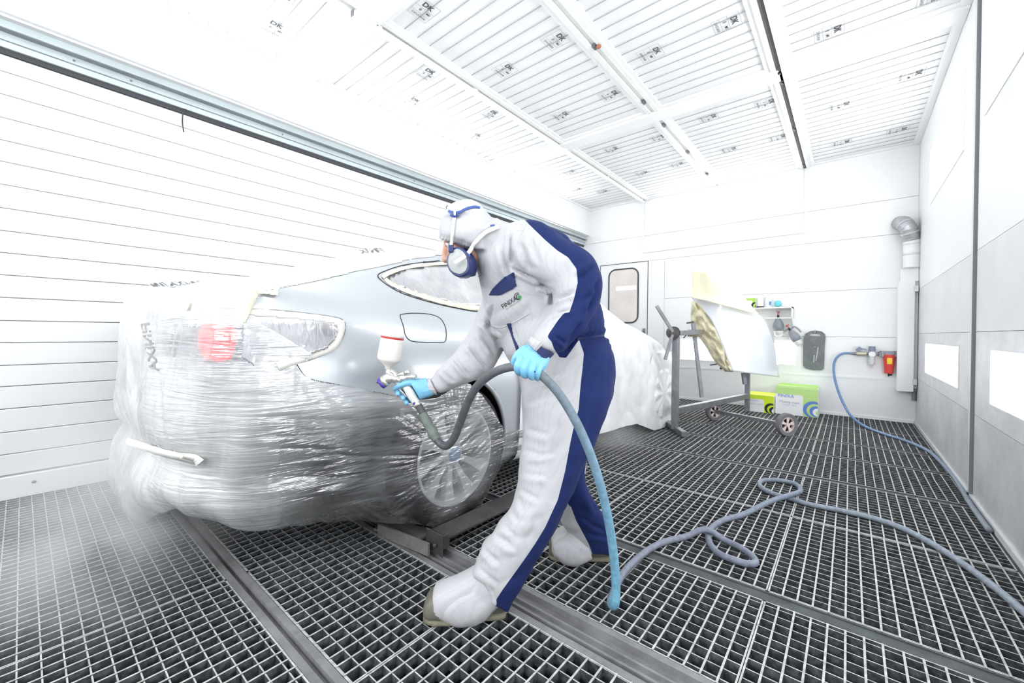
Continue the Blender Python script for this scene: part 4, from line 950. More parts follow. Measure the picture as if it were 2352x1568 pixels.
TORSO = [(1324, 771), (1330, 780), (1341, 811), (1338, 846), (1335, 870), (1332, 900), (1329, 940), (1319, 975), (1310, 1016), (1298, 1082), (1281, 1148), (1252, 1211), (1230, 1247), (1207, 1281), (1153, 1356), (1140, 1376), (1141, 1389), (1107, 1414), (1120, 1430), (1190, 1440),
         (1330, 1200), (1450, 950), (1450, 780), (1400, 640), (1360, 730)]
FARLEG = [(1306, 1130), (1312, 1165), (1323, 1194), (1352, 1248), (1364, 1281), (1365, 1300), (1430, 1300), (1430, 1150), (1340, 1085)]
POCK = [(1158, 637), (1180, 624), (1187, 656), (1178, 664), (1146, 679), (1121, 679), (1131, 662)]
ZIP = [(1163, 744), (1173, 741), (1178, 770), (1192, 800), (1196, 815), (1188, 812), (1180, 790), (1172, 765)]
far = z_ > 1.515
def sdf(X, Y_, poly):
    d = np.full(X.shape, 1e9); n_ = len(poly)
    for i in range(n_):
        a_, b_ = np.array(poly[i], float), np.array(poly[(i+1) % n_], float); e = b_-a_; t = np.clip(((X-a_[0])*e[0]+(Y_-a_[1])*e[1])/(e @ e), 0, 1); d = np.minimum(d, np.hypot(X-a_[0]-t*e[0], Y_-a_[1]-t*e[1]))
    return np.where(inpoly(X, Y_, poly), d, -d)
me.vertices.foreach_get('normal', (nn_ := np.empty(nv*3))); nn_ = nn_.reshape(-1, 3)
d_ = co-EYE; z_ = d_ @ FW; fx = CX+FPX*(d_ @ RT)/z_; fy = CY-FPX*(d_ @ UP)/z_; facing = (nn_*(d_/np.linalg.norm(d_, axis=1, keepdims=True))).sum(1) < .12
NEG = -20.
v1 = np.where((z_ < 1.42), sdf(fx, fy, SLEEVE), NEG); v2 = np.where(~((z_ > 1.53) & (fy > 1000)), sdf(fx, fy, TORSO), NEG); v3 = np.where(z_ > 1.51, sdf(fx, fy, FARLEG), NEG)
v4 = sdf(fx, fy, [(1196, 495), (1235, 533), (1290, 540), (1260, 500)]); front = np.clip(np.maximum.reduce([v1, v2, v3, v4]), -20, 20)
bd = RT*.8+UP*.35+FW*.15; bd /= np.linalg.norm(bd)
back = np.where(fx > 1190, np.clip((nn_ @ bd-.05)*30, -20, 20), NEG)
nd = np.where(facing, front, back)
at_ = me.attributes.new('navy', 'FLOAT', 'POINT'); at_.data.foreach_set('value', nd)
SUITM = mat('coverall cloth', (.50, .50, .52), .85, sheen=.03, spec=.2, bump=.35, bscale=7, dist=.012, var=.015, vscale=4); add_pinstripe(SUITM, 28, (0, 0, .69), .06)
nt = SUITM.node_tree; N = nt.nodes; L = nt.links; b_ = N['Principled BSDF']; av = N.new('ShaderNodeAttribute'); av.attribute_name = 'navy'; gt = N.new('ShaderNodeMath'); gt.operation = 'GREATER_THAN'; gt.inputs[1].default_value = 0; L.new(av.outputs['Fac'], gt.inputs[0])
mx = N.new('ShaderNodeMix'); mx.data_type = 'RGBA'; L.new(gt.outputs[0], mx.inputs[0]); L.new(b_.inputs['Base Color'].links[0].from_socket, mx.inputs[6]); mx.inputs[7].default_value = (.010, .021, .098, 1); L.new(mx.outputs[2], b_.inputs['Base Color'])
me.materials.clear(); me.materials.append(SUITM)
def bvh_obj(o):
    m_ = o.data; return BVHTree.FromPolygons([tuple(v.co) for v in m_.vertices], [tuple(p.vertices) for p in m_.polygons])
BC = bvh_obj(cov_)
def on(bv, px_, py_, push):
    return hit(px_, py_, bv, push)
def decal(name, poly, bv, m_, push, thick, parent, step=2.2, **kw):
    xs = [p[0] for p in poly]; ys = [p[1] for p in poly]; x0, x1, y0, y1 = min(xs), max(xs), min(ys), max(ys); nx = int((x1-x0)/step)+2; ny = int((y1-y0)/step)+2
    P = np.zeros((nx, ny, 3)); ok = np.zeros((nx, ny), bool)
    for i in range(nx):
        for j in range(ny):
            h = on(bv, x0+i*step, y0+j*step, push)
            if h: P[i, j] = h; ok[i, j] = True
    X, Y_ = np.meshgrid(x0+(np.arange(nx-1)+.5)*step, y0+(np.arange(ny-1)+.5)*step, indexing='ij')
    kp = inpoly(X, Y_, poly) & ok[:-1, :-1] & ok[1:, :-1] & ok[1:, 1:] & ok[:-1, 1:]
    o = grid_mesh(name, P, kp, m_, parent)
    s = o.modifiers.new('s', 'SMOOTH'); s.iterations = 3
    s = o.modifiers.new('t', 'SOLIDIFY'); s.thickness = thick; s.offset = 1
    if kw: tag(o, **kw)
    return o
decal('pocket_flap', POCK, BC, SUITB, .004, .003, painter, 1.6)
decal('zip_facing', ZIP, BC, SUITB, .003, .002, painter, 1.6)
def ribbon(name, pts, wpx, m_, bv, push, parent, th=.001, nseg=8):
    S_ = spline(pts, nseg); L_ = []; R_ = []
    for i, p in enumerate(S_):
        q = S_[min(i+1, len(S_)-1)]-S_[max(i-1, 0)]; q = q/np.linalg.norm(q); nn = np.array([-q[1], q[0]])
        a = on(bv, *(p+nn*wpx/2), push); b_ = on(bv, *(p-nn*wpx/2), push)
        if a and b_: L_.append(a); R_.append(b_)
    n_ = len(L_)
    if n_ < 2: return None
    g = MB(); g.add(L_+R_, [(i, i+1, n_+i+1, n_+i) for i in range(n_-1)]); o = g.build(name, m_, parent, smooth=True); s = o.modifiers.new('t', 'SOLIDIFY'); s.thickness = th; return o
SEAM = mat('seam thread', (.60, .60, .62), .8)
for pts in ([(1172, 522), (1168, 560), (1171, 612)], [(1180, 740), (1188, 770), (1200, 800)], [(1112, 735), (1145, 752), (1180, 740), (1215, 720)]): ribbon('seam', P2(pts), 1.2, SEAM, BC, .001, painter, .0008)
ribbon('waist_elastic', P2([(1325, 778), (1360, 774), (1398, 768)]), 6, mat('navy elastic', (.010, .020, .09), .9, bump=.6, bscale=80), BC, .0005, painter, .001)
# chest print
LOGOK = mat('black print', (.01, .01, .012), .6); LOGOG = mat('green print', (.05, .35, .08), .6)
def chest(s, p0, p1, hgt, m_, bold=True, push=.0022, skewx=0):
    vs, fs = textmesh(s, 1.0, bold); A = np.array(vs); w0, w1 = A[:, 0].min(), A[:, 0].max(); h0, h1 = A[:, 1].min(), A[:, 1].max(); p0 = np.array(p0, float); p1 = np.array(p1, float); u_ = (p1-p0)/np.linalg.norm(p1-p0); nn = np.array([u_[1], -u_[0]])
    V = []; ok = []
    for x, y, z in vs:
        q = p0+(p1-p0)*(x-w0)/(w1-w0)+nn*hgt*(y-h0)/(h1-h0); h = on(BC, q[0], q[1], push); V.append(h)
    g = MB(); idx = [f for f in fs if all(V[i] is not None for i in f)]; g.add([v if v is not None else (0, 0, 0) for v in V], idx); return g.build('chest_print', m_, painter)
chest('FINIXA', (1156, 709), (1189, 688), 10.5, LOGOK, False); chest('your finishing products', (1163, 712), (1198, 690), 4, LOGOG, False)
for (cx0, cy0, r0, r1, m_) in ((1193.5, 682, 0, 4.2, LOGOG), (1191.5, 681, 5.0, 6.6, LOGOK), (1189.5, 680, 7.2, 8.6, LOGOK)):
    V = []; n_ = 24
    a0, a1 = (0, 2*PI) if r0 == 0 else (.35*PI, 1.55*PI)
    ring_ = [(cx0+r*math.cos(a0+(a1-a0)*k/n_), cy0+r*math.sin(a0+(a1-a0)*k/n_)) for r in ((max(r0, .1)), r1) for k in range(n_+1)]
    P = [on(BC, x, y, .0024) for x, y in ring_]
    if all(P): MB().add(P, [(k, k+1, n_+2+k, n_+1+k) for k in range(n_)]).build('chest_print', m_, painter)
# --- cuffs
def gather(name, rings, m_, n=36, rip=.0035, freq=14):
    bm = bmesh.new(); limb(bm, rings, 6, n); 
    me_ = bpy.data.meshes.new(name); bmesh.ops.recalc_face_normals(bm, faces=bm.faces); bm.normal_update()
    for v in bm.verts: v.co += v.normal*(rip*math.sin((v.index % n)*2*PI*freq/n)) if v.index else Vector()
    bm.to_mesh(me_); bm.free(); return mkobj(name, me_, painter, m_, True)
gather('cuff', [((1215, 782), (1272, 812), 1.215, .088), ((1217, 790), (1262, 822), 1.208, .08), ((1222, 798), (1252, 826), 1.20, .07)], SUITB, 42, .002, 14)
gather('cuff', [((1219, 772), (1250, 790), 1.20, .07), ((1214, 782), (1240, 800), 1.195, .07), ((1215, 790), (1232, 808), 1.192, .06)], SUITW, 42, .002, 14)
gather('cuff', [((986, 868), (1004, 906), 1.478, .075), ((980, 872), (996, 905), 1.474, .07), ((976, 874), (990, 904), 1.47, .066)], SUITW, 42, .0015, 14)
# --- hood
bm = bmesh.new()
DH = 1.37
limb(bm, [((1022, 482), (1096, 462), DH+.03, .10), ((1012, 505), (1118, 482), DH+.03, .20), ((1007, 538), (1134, 505), DH+.03, .25), ((1014, 553), (1140, 535), DH+.03, .245), ((1034, 562), (1142, 560), DH+.03, .22), ((1070, 572), (1145, 575), DH+.03, .20)], 6, 32)
limb(bm, [((1050, 462), (1085, 458), DH+.03, .06), ((1030, 472), (1100, 468), DH+.03, .16), ((1015, 495), (1112, 480), DH+.03, .22)], 5, 32)
limb(bm, [((1078, 552), (1138, 500), DH+.02, .21), ((1084, 575), (1160, 512), DH+.03, .21), ((1090, 600), (1180, 518), DH+.04, .22), ((1098, 640), (1195, 540), 1.41, .24)], 5, 32)
hood = fuse(bm, 'hood', .0055, [SUITW], painter, 6)
def cloth_noise(o, a1, a2, extra=None):
    m_ = o.data; n_ = len(m_.vertices); c_ = np.empty(n_*3); m_.vertices.foreach_get('co', c_); c_ = c_.reshape(-1, 3); q_ = np.empty(n_*3); m_.vertices.foreach_get('normal', q_); q_ = q_.reshape(-1, 3)
    x_ = c_ @ RT; y_ = c_[:, 2]; f_ = c_ @ FW
    dd = a1*(ridged(x_+.4*y_, y_+f_, 12, 7)-.5)+a2*(ridged(x_+f_, y_-.5*x_, 26, 20)-.5)
    if extra is not None: dd += extra(c_, q_)
    c_ += q_*dd[:, None]; m_.vertices.foreach_set('co', c_.reshape(-1)); m_.update()
def hoodhem(c_, q_):
    d = c_-EYE; z = d @ FW; x = CX+FPX*(d @ RT)/z; y = CY-FPX*(d @ UP)/z
    hy = np.interp(x, [1005, 1025, 1050, 1078, 1100], [548, 553, 560, 572, 578]); k = np.exp(-((y-hy+7)/6)**2)
    return -.004*k*(x < 1090)+.0025*np.sin(x*.9)*np.exp(-((y-hy+4)/9)**2)*(x < 1090)
cloth_noise(hood, .007, .003, hoodhem)
# cut the face opening out of the hood
bm = bmesh.new(); bm.from_mesh(hood.data)
dele = []
for f in bm.faces:
    c = np.array(f.calc_center_median()); x, y = pix(c)
    hy = np.interp(x, [1000, 1025, 1050, 1078, 1092], [549, 553, 560, 573, 590])
    if y > hy and x < 1086: dele.append(f)
bmesh.ops.delete(bm, geom=dele, context='FACES'); bm.to_mesh(hood.data); bm.free()
BH = bvh_obj(hood)
# --- body: one continuous figure inside the clothes, head with a face
bm = bmesh.new()
HC = at(1073, 543, DH+.035)          # head centre
# head frame: face looks towards lower left of the picture
fwd = -RT*.86-UP*.50+(-FW)*.10; fwd /= np.linalg.norm(fwd); hup = UP*.86-RT*.50; hup -= fwd*(hup @ fwd); hup /= np.linalg.norm(hup); hs = np.cross(hup, fwd)
def hp(a, b_, c): return HC+fwd*a+hup*b_+hs*c
rm = Matrix([[*fwd], [*hs], [*hup]]).transposed().to_4x4()
ball(bm, hp(-.015, .012, 0), .082, (1.02, .82, 1.0), rm)               # cranium
ball(bm, hp(.02, -.035, 0), .070, (.9, .80, 1.15), rm)                # face
ball(bm, hp(.05, -.08, 0), .028, (1, 1.1, .9), rm)                  # chin
ball(bm, hp(.062, .018, 0), .030, (.6, 1.7, .5), rm)                  # brow
for s in (-1, 1):
    ball(bm, hp(.055, -.03, s*.035), .026, (.8, .9, .9), rm)          # cheeks
    ball(bm, hp(-.01, -.012, s*.076), .020, (.7, .35, 1.4), rm)       # ears
chain(bm, [hp(.080, .010, 0), hp(.098, -.018, 0), hp(.104, -.034, 0)], [.009, .012, .014])
for s in (-1, 1): ball(bm, hp(.095, -.040, s*.012), .009)
ball(bm, hp(.086, -.064, 0), .010, (.7, 2.2, .7), rm); ball(bm, hp(.084, -.075, 0), .010, (.7, 1.9, .7), rm)
chain(bm, [hp(-.03, -.05, 0), at(1120, 590, 1.41), at(1190, 610, 1.43), at(1260, 690, 1.45), at(1300, 780, 1.47), at(1315, 860, 1.48)], [.045, .05, .09, .10, .10, .115])
chain(bm, [at(1315, 860, 1.44), at(1290, 960, 1.41), at(1255, 1100, 1.36), at(1190, 1240, 1.325), at(1135, 1360, 1.31), at(1060, 1418, 1.305)], [.10, .08, .058, .05, .03, .02])
chain(bm, [at(1330, 870, 1.52), at(1310, 980, 1.545), at(1310, 1110, 1.585), at(1345, 1200, 1.625), at(1362, 1250, 1.64), at(1310, 1275, 1.645)], [.09, .075, .055, .045, .028, .018])
chain(bm, [at(1230, 575, 1.34), at(1325, 645, 1.285), at(1300, 725, 1.25), at(1250, 792, 1.22), at(1235, 815, 1.21)], [.05, .034, .032, .025, .022])
chain(bm, [at(1170, 680, 1.50), at(1120, 770, 1.54), at(1060, 840, 1.515), at(1000, 885, 1.48), at(985, 890, 1.475)], [.05, .045, .036, .025, .024])
bodyp = fuse(bm, 'body', .006, [SKIN], painter, 3)
EYEW = mat('eye white', (.85, .83, .80), .2); IRIS = mat('iris', (.10, .07, .05), .2); LIPM = mat('lips', (.5, .2, .17), .5)
for s in (-1, 1):
    e = MB().lathe([(.001, -.012), (.008, -.010), (.012, 0), (.008, .009), (.001, .012)], hp(.070, -.002, s*.031), fwd, 12).build('eye', EYEW, painter, smooth=True)
    MB().lathe([(.005, .0105), (.001, .0128)], hp(.070, -.002, s*.031), fwd, 10).build('iris', IRIS, e)
# --- respirator
resp = empty('respirator', tuple(at(1060, 600, DH))); resp.parent = painter; resp.matrix_parent_inverse = Matrix.Translation(-Vector(painter.location))
def radd(o): o.parent = resp; o.matrix_parent_inverse = Matrix.Translation(-Vector(resp.location)); return o
bm = bmesh.new()
limb(bm, [((1040, 575), (1072, 568), DH-.01, .09), ((1027, 590), (1085, 583), DH-.03, .11), ((1028, 610), (1094, 600), DH-.035, .11), ((1040, 628), (1096, 618), DH-.03, .10), ((1058, 640), (1092, 634), DH-.02, .07)], 5, 24)
sh = fuse(bm, 'mask_shell', .004, [MASKB], None, 4); radd(sh)
# round cartridge, an egg-shaped outline tilted down to the right
cc = at(1054, 603, DH-.095); axc = (-FW*.93-RT*.30+UP*.08); axc /= np.linalg.norm(axc)
ex = RT-axc*(RT @ axc); ex /= np.linalg.norm(ex); ey = np.cross(axc, ex)
def egg(k, n, sc):
    a = 2*PI*k/n; x = math.cos(a); y = math.sin(a); r = .0435*sc; px_ = x*r*.86; py_ = y*r*1.12*(1+.10*x)
    ca, sa = math.cos(.35), math.sin(.35); return px_*ca-py_*sa, py_*ca+px_*sa
def eggloft(prof, m_, name):
    n_ = 32; g = MB(); vs = []
    for sc, h in prof:
        for k in range(n_): a, b_ = egg(k, n_, sc); vs.append(cc+ex*a+ey*b_+axc*h)
    fs = [(i*n_+k, i*n_+(k+1) % n_, (i+1)*n_+(k+1) % n_, (i+1)*n_+k) for i in range(len(prof)-1) for k in range(n_)]; fs += [tuple(range(n_))[::-1], tuple((len(prof)-1)*n_+k for k in range(n_))]
    return radd(g.add(vs, fs).build(name, m_, None, smooth=True))
c1 = eggloft([(.7, -.06), (.95, -.035), (1.0, -.012), (1.02, 0), (1.0, .007), (.93, .0095), (.88, .008)], MASKB, 'cartridge')
c2 = eggloft([(.85, .006), (.85, .0105), (.78, .0125)], FELT, 'filter_pad')
cl_ = MB().box(-.008, -.011, -.006, .008, .011, .006)
def place(mb, loc, rx_, uy_, name, m_):
    X_ = Vector(rx_).normalized(); Y_ = Vector(uy_); Y_ = (Y_-X_*Y_.dot(X_)).normalized(); Z_ = X_.cross(Y_); mb.v = [tuple(Vector(loc)+X_*v[0]+Y_*v[1]+Z_*v[2]) for v in mb.v]; return radd(mb.build(name, m_, None, bevel=.002))
place(cl_, at(1036, 571, DH-.10), RT, UP, 'strap_buckle', MASKB)
place(MB().box(-.006, -.009, -.004, .006, .009, .004), at(1074, 586, DH-.10), RT*.7+UP*.7, UP, 'strap_buckle', STRAPB)
BM = bvh_obj(hood)
def strap(pts, w_px, m_, name, push=.006, dflt=DH-.105, endfront=False):
    S_ = spline(P2(pts), 6); L_ = []; R_ = []
    for i, p in enumerate(S_):
        q = S_[min(i+1, len(S_)-1)]-S_[max(i-1, 0)]; q = q/np.linalg.norm(q); nn = np.array([-q[1], q[0]]); h = on(BM, p[0], p[1], push); D = (np.array(h)-EYE) @ FW if h else None
        if D is None or D > DH-.02: D = None
        L_.append([p, nn, D])
    Ds = [x[2] for x in L_]; known = [i for i, x in enumerate(Ds) if x is not None]
    ds_ = np.interp(range(len(Ds)), known, [Ds[i] for i in known]) if known else [dflt]*len(Ds)
    if endfront: ds_ = np.where(np.linspace(0, 1, len(ds_)) > .72, np.minimum(ds_, DH-.128), ds_)
    a = [at(*(x[0]+x[1]*w_px/2), D-.002) for x, D in zip(L_, ds_)]; b_ = [at(*(x[0]-x[1]*w_px/2), D-.002) for x, D in zip(L_, ds_)]; n_ = len(a)
    o = MB().add(a+b_, [(i, i+1, n_+i+1, n_+i) for i in range(n_-1)]).build(name, m_, None, smooth=True); s = o.modifiers.new('t', 'SOLIDIFY'); s.thickness = .0015; radd(o); return o
strap([(1044, 498), (1041, 520), (1038, 545), (1036, 566)], 7, STRAP, 'strap')
strap([(1146, 520), (1115, 534), (1092, 556), (1078, 578), (1062, 592), (1044, 604)], 9, STRAP, 'strap', endfront=True)
strap([(1030, 484), (1042, 489), (1056, 487), (1072, 479), (1090, 475), (1102, 477)], 6, STRAPB, 'head_harness', push=.005)
strap([(1036, 490), (1044, 493), (1052, 491)], 13, STRAPB, 'harness_pad', push=.006)
strap([(1042, 490), (1047, 490)], 9, STRAP, 'harness_slider', push=.009)
strap([(1126, 518), (1136, 517)], 4, STRAPB, 'strap_hook', push=.006)
hk = MB().tube([at(1028+3.2*math.cos(a), 476+3.2*math.sin(a), DH+.0) for a in np.linspace(.6, 5.2, 10)], .0012, 6); radd(hk.build('wire_hook', GAP, None))
# --- boots: sole, toe and white gaiter
def boot(toe, heel, D0, D1, hgt, gait, name_lab):
    """toe/heel: sole pixels, depths; built along the foot"""
    a = at(toe[0], toe[1], D0); a[2] = 0; b_ = at(heel[0], heel[1], D1); b_[2] = 0
    Lf = np.linalg.norm(b_-a); d = (b_-a)/Lf; s_ = np.cross([0, 0, 1], d); R_ = empty('boot', tuple((a+b_)/2)); R_.parent = painter; R_.matrix_parent_inverse = Matrix.Translation(-Vector(painter.location))
    def lo(stn, name, m_, n_=24):
        g = MB(); vs = []
        for t, hw, z0, z1 in stn:
            c = a+d*Lf*t
            for k in range(n_):
                q = 2*PI*k/n_; cq, sq_ = math.cos(q), math.sin(q); x = hw*np.sign(cq)*abs(cq)**.75; z = (z0+z1)/2+(z1-z0)/2*np.sign(sq_)*abs(sq_)**.75; vs.append(c+s_*x+np.array([0, 0, z]))
        m0 = len(stn); fs = [(i*n_+k, i*n_+(k+1) % n_, (i+1)*n_+(k+1) % n_, (i+1)*n_+k) for i in range(m0-1) for k in range(n_)]; fs += [tuple(range(n_))[::-1], tuple((m0-1)*n_+k for k in range(n_))]
        o = g.add(vs, fs).build(name, m_, None, smooth=True); o.parent = R_; o.matrix_parent_inverse = Matrix.Translation(-Vector(R_.location)); return o
    lo([(-.01, .02, .004, .022), (.02, .034, .001, .026), (.12, .049, .001, .026), (.35, .050, .001, .024), (.55, .040, .003, .024), (.75, .036, .001, .026), (.93, .036, .001, .028), (1.0, .026, .002, .028), (1.01, .01, .006, .022)], 'sole', SOLE)
    lo([(-.01, .018, .02, .045), (.02, .036, .014, .070), (.07, .048, .012, .088), (.2, .052, .012, .094), (.38, .048, .014, .10), (.6, .042, .014, .13), (.8, .040, .014, .15), (.95, .036, .014, .14), (1.0, .025, .02, .12)], 'upper', BOOT)
    if gait:
        lo(gait, 'gaiter', SUITW)
    return R_
boot((975, 1432), (1160, 1413), 1.302, 1.325, .1, [(.10, .034, .052, .088), (.13, .05, .020, .102), (.22, .056, .012, .112), (.36, .056, .012, .124), (.52, .052, .012, .145), (.68, .05, .013, .17), (.80, .049, .02, .19), (.88, .044, .05, .19)], '')
boot((1262, 1272), (1405, 1288), 1.67, 1.655, .1, [(.03, .04, .03, .085), (.07, .053, .012, .10), (.2, .060, .010, .118), (.36, .060, .010, .128), (.52, .057, .012, .145), (.64, .053, .018, .15), (.70, .046, .04, .15)], '')
# white gaiter cloth over the near foot joins the trouser leg
bm = bmesh.new()
limb(bm, [((1000, 1375), (1012, 1418), 1.30, .09), ((1012, 1358), (1042, 1434), 1.30, .115), ((1032, 1345), (1075, 1436), 1.30, .12), ((1055, 1338), (1106, 1424), 1.305, .12), ((1078, 1322), (1128, 1405), 1.31, .12), ((1085, 1305), (1160, 1378), 1.31, .12)], 5, 28)
gt1 = fuse(bm, 'trouser_gaiter', .0055, [SUITW], painter, 5); cloth_noise(gt1, .006, .003)
bm = bmesh.new()
limb(bm, [((1268, 1243), (1272, 1268), 1.64, .08), ((1284, 1231), (1290, 1288), 1.635, .11), ((1304, 1222), (1316, 1294), 1.63, .125), ((1322, 1216), (1340, 1288), 1.63, .125), ((1340, 1222), (1362, 1280), 1.635, .11)], 5, 28)
gt2 = fuse(bm, 'trouser_gaiter', .0055, [SUITW], painter, 5); cloth_noise(gt2, .006, .003)
# --- gloves
def glove(name, palm, fingers, voxel=.0019):
    bm = bmesh.new()
    limb(bm, palm, 4, 20)
    for pts, rads in fingers: chain(bm, [at(*p) for p in pts], [r*.93 for r in rads], 12, 5)
    o = fuse(bm, name, voxel, [GLOVE], painter, 2); return o
# left hand closed round the hose
hn = 1.185
glove('glove', [((1216, 786), (1264, 818), hn+.022, .060), ((1203, 797), (1262, 828), hn+.015, .062), ((1192, 812), (1256, 842), hn+.008, .058), ((1188, 828), (1248, 852), hn+.004, .048)],
      [([(1196, 822, hn-.014), (1188, 838, hn-.026), (1188, 851, hn-.018), (1193, 858, hn+.004)], [.0105, .0105, .010, .0085]),
       ([(1210, 828, hn-.018), (1203, 845, hn-.030), (1203, 859, hn-.020), (1208, 864, hn+.004)], [.0110, .0108, .0102, .0088]),
       ([(1226, 833, hn-.016), (1220, 850, hn-.028), (1219, 863, hn-.018), (1223, 868, hn+.006)], [.0108, .0105, .010, .0085]),
       ([(1242, 838, hn-.008), (1236, 853, hn-.020), (1234, 864, hn-.012), (1235, 870, hn+.006)], [.0098, .0095, .009, .008]),
       ([(1204, 802, hn+.005), (1188, 816, hn+.0), (1181, 832, hn+.004), (1184, 846, hn+.016)], [.0135, .0125, .011, .0095])])
# right hand on the gun grip
hg = 1.455
glove('glove', [((978, 868), (996, 907), hg+.012, .052), ((960, 871), (984, 912), hg+.006, .056), ((944, 873), (973, 915), hg, .052), ((940, 876), (966, 918), hg-.003, .042)],
      [([(950, 878, hg-.006), (932, 880, hg-.014), (916, 886, hg-.012), (907, 893, hg+.006)], [.0125, .0118, .0108, .0095]),
       ([(952, 890, hg+.016), (936, 896, hg+.028), (918, 897, hg+.018), (914, 904, hg-.006)], [.0120, .0112, .0105, .0092]),
       ([(956, 902, hg+.018), (942, 910, hg+.028), (926, 909, hg+.014), (926, 914, hg-.008)], [.0118, .0110, .0102, .0090]),
       ([(960, 912, hg+.016), (948, 920, hg+.024), (934, 920, hg+.012), (934, 925, hg-.008)], [.0108, .0100, .0095, .0085]),
       ([(962, 876, hg+.020), (950, 876, hg+.034), (940, 880, hg+.036)], [.0135, .012, .0105])])
# ================================================================= SPRAY GUN AND HOSES
CHROME = mat('brushed alloy', (.74, .73, .70), .25, .75, var=.12, vscale=40)
CUP = mat('cream translucent cup', (.86, .84, .78), .35, spec=.5)
REDM = mat('red ring', (.60, .03, .025), .4)
VIOL = mat('violet air cap', (.10, .06, .45), .3, .3)
gun = empty('spray_gun', tuple(at(915, 880, 1.45)), 'chrome spray gun with a cream gravity cup and red band in the gloved right hand', 'spray gun')
GD = 1.448
G = lambda x, y, d=0: at(x, y, GD+d)
def gadd(mb, name, m_, bevel=0, smooth=True): return mb.build(name, m_, gun, smooth=smooth, bevel=bevel)
cupax = np.array(G(902, 768))-np.array(G(892, 832)); ch = np.linalg.norm(cupax); cupax /= ch
base = np.array(G(892, 836))
k_ = GD/FPX
gadd(MB().lathe([(6*k_, -12*k_), (7*k_, -6*k_), (13*k_, 0), (24*k_, 8*k_), (27*k_, 14*k_), (25.5*k_, 58*k_), (25*k_, 60*k_)], base, cupax, 36), 'paint_cup', CUP)
gadd(MB().lathe([(25.6*k_, 59*k_), (25.8*k_, 62.5*k_)], base, cupax, 36), 'red_band', REDM)
gadd(MB().lathe([(25.6*k_, 63*k_), (25.6*k_, 69*k_), (22*k_, 73*k_), (8*k_, 75*k_), (7*k_, 80*k_), (5*k_, 82*k_)], base, cupax, 36), 'cup_lid', CUP)
gadd(MB().tube([G(893, 846), G(892, 856), G(890, 866)], [.0105, .009, .0115], 16), 'cup_neck', CHROME)
gadd(MB().tube(spline([G(884, 873), G(897, 868), G(915, 871), G(935, 866), G(952, 866)], 5), [.019]*6+[.015]*8+[.011]*7, 16), 'gun_barrel', CHROME)
gadd(MB().tube([G(888, 872), G(880, 877)], [.020, .021], 20), 'nozzle_ring', CHROME); gadd(MB().tube([G(880, 877), G(875, 880.5), G(873, 881.5)], [.021, .021, .012], 20), 'air_cap', VIOL)
gadd(MB().tube([G(874, 881), G(866, 878, .004)], .003, 8), 'air_horn', DARKST)
gadd(MB().tube(spline([G(898, 852), G(906, 858), G(912, 872), G(914, 882)], 4), .010, 12), 'hook_bridge', CHROME)
gadd(MB().tube([G(914, 862, -.005), G(930, 857, -.005)], .0075, 12).tube([G(930, 857, -.005), G(941, 853, -.005)], [.010, .009], 12), 'fluid_knob', CHROME)
gadd(MB().tube([G(916, 872, -.012), G(918, 871, -.016)], .009, 16), 'pattern_knob', CHROME)
gadd(MB().tube([G(935, 868, -.004), G(957, 863, -.004)], [.007, .006], 12), 'rear_knob', CHROME)
gadd(MB().tube(spline([G(930, 884, .01), G(938, 895), G(948, 912), G(957, 926)], 4), [.014]*5+[.0155]*4+[.014]*4, 14), 'grip', mat('pale grip', (.72, .72, .66), .4))
gadd(MB().tube(spline([G(912, 880, .008), G(916, 892, .008), G(926, 902, .008), G(934, 912, .008)], 4), .004, 8), 'trigger', CHROME)
gadd(MB().tube([G(957, 925), G(961, 931)], [.0155, .0155], 12), 'grip_cap', CHROME); gadd(MB().tube([G(951, 925, -.01), G(953, 927, -.012)], .006, 10), 'air_valve', VIOL)
# --- hoses: colour follows the hose (grey wear near the gun, blue, dusty on the floor)
def hose_mat():
    m = mat('hose rubber', (.1, .1, .1), .55, bump=.12, bscale=45); nt = m.node_tree; N = nt.nodes; L = nt.links; b = N['Principled BSDF']
    a = N.new('ShaderNodeAttribute'); a.attribute_name = 'Col'; n = N.new('ShaderNodeTexNoise'); n.inputs['Scale'].default_value = 60; n.inputs['Detail'].default_value = 6
    tc = N.new('ShaderNodeTexCoord'); L.new(tc.outputs['Object'], n.inputs['Vector']); r = N.new('ShaderNodeMapRange'); r.inputs[1].default_value = .3; r.inputs[2].default_value = .7; r.inputs[3].default_value = .75; r.inputs[4].default_value = 1.15; L.new(n.outputs[0], r.inputs[0])
    mx = N.new('ShaderNodeMix'); mx.data_type = 'RGBA'; mx.blend_type = 'MULTIPLY'; mx.inputs[0].default_value = 1; L.new(a.outputs[0], mx.inputs[6]); L.new(r.outputs[0], mx.inputs[7]); L.new(mx.outputs[2], b.inputs['Base Color']); return m
HOSE = hose_mat()
def hose(name, pts, rad, cols, n=14, sub=10, **kw):
    S_ = spline(pts, sub); N_ = len(S_); g = MB(); g.tube(S_, rad, n); o = g.build(name, HOSE, None, smooth=True, **kw)
    ca = o.data.color_attributes.new('Col', 'FLOAT_COLOR', 'POINT'); ks = [c[0] for c in cols]; out = []
    for i in range(N_):
        t = i/(N_-1); c = [np.interp(t, ks, [q[1][k] for q in cols]) for k in range(3)]; out += list(c)+[1]
        out += (list(c)+[1])*(n-1)
    ca.data.foreach_set('color', out[:len(o.data.vertices)*4]); return o
GY, DGY, BL, LB, DU = (.16, .17, .18), (.085, .095, .105), (.13, .24, .36), (.20, .46, .62), (.20, .22, .28)
fl_ = lambda x, y, z=.015: tuple(onp(x, y, 2, z))
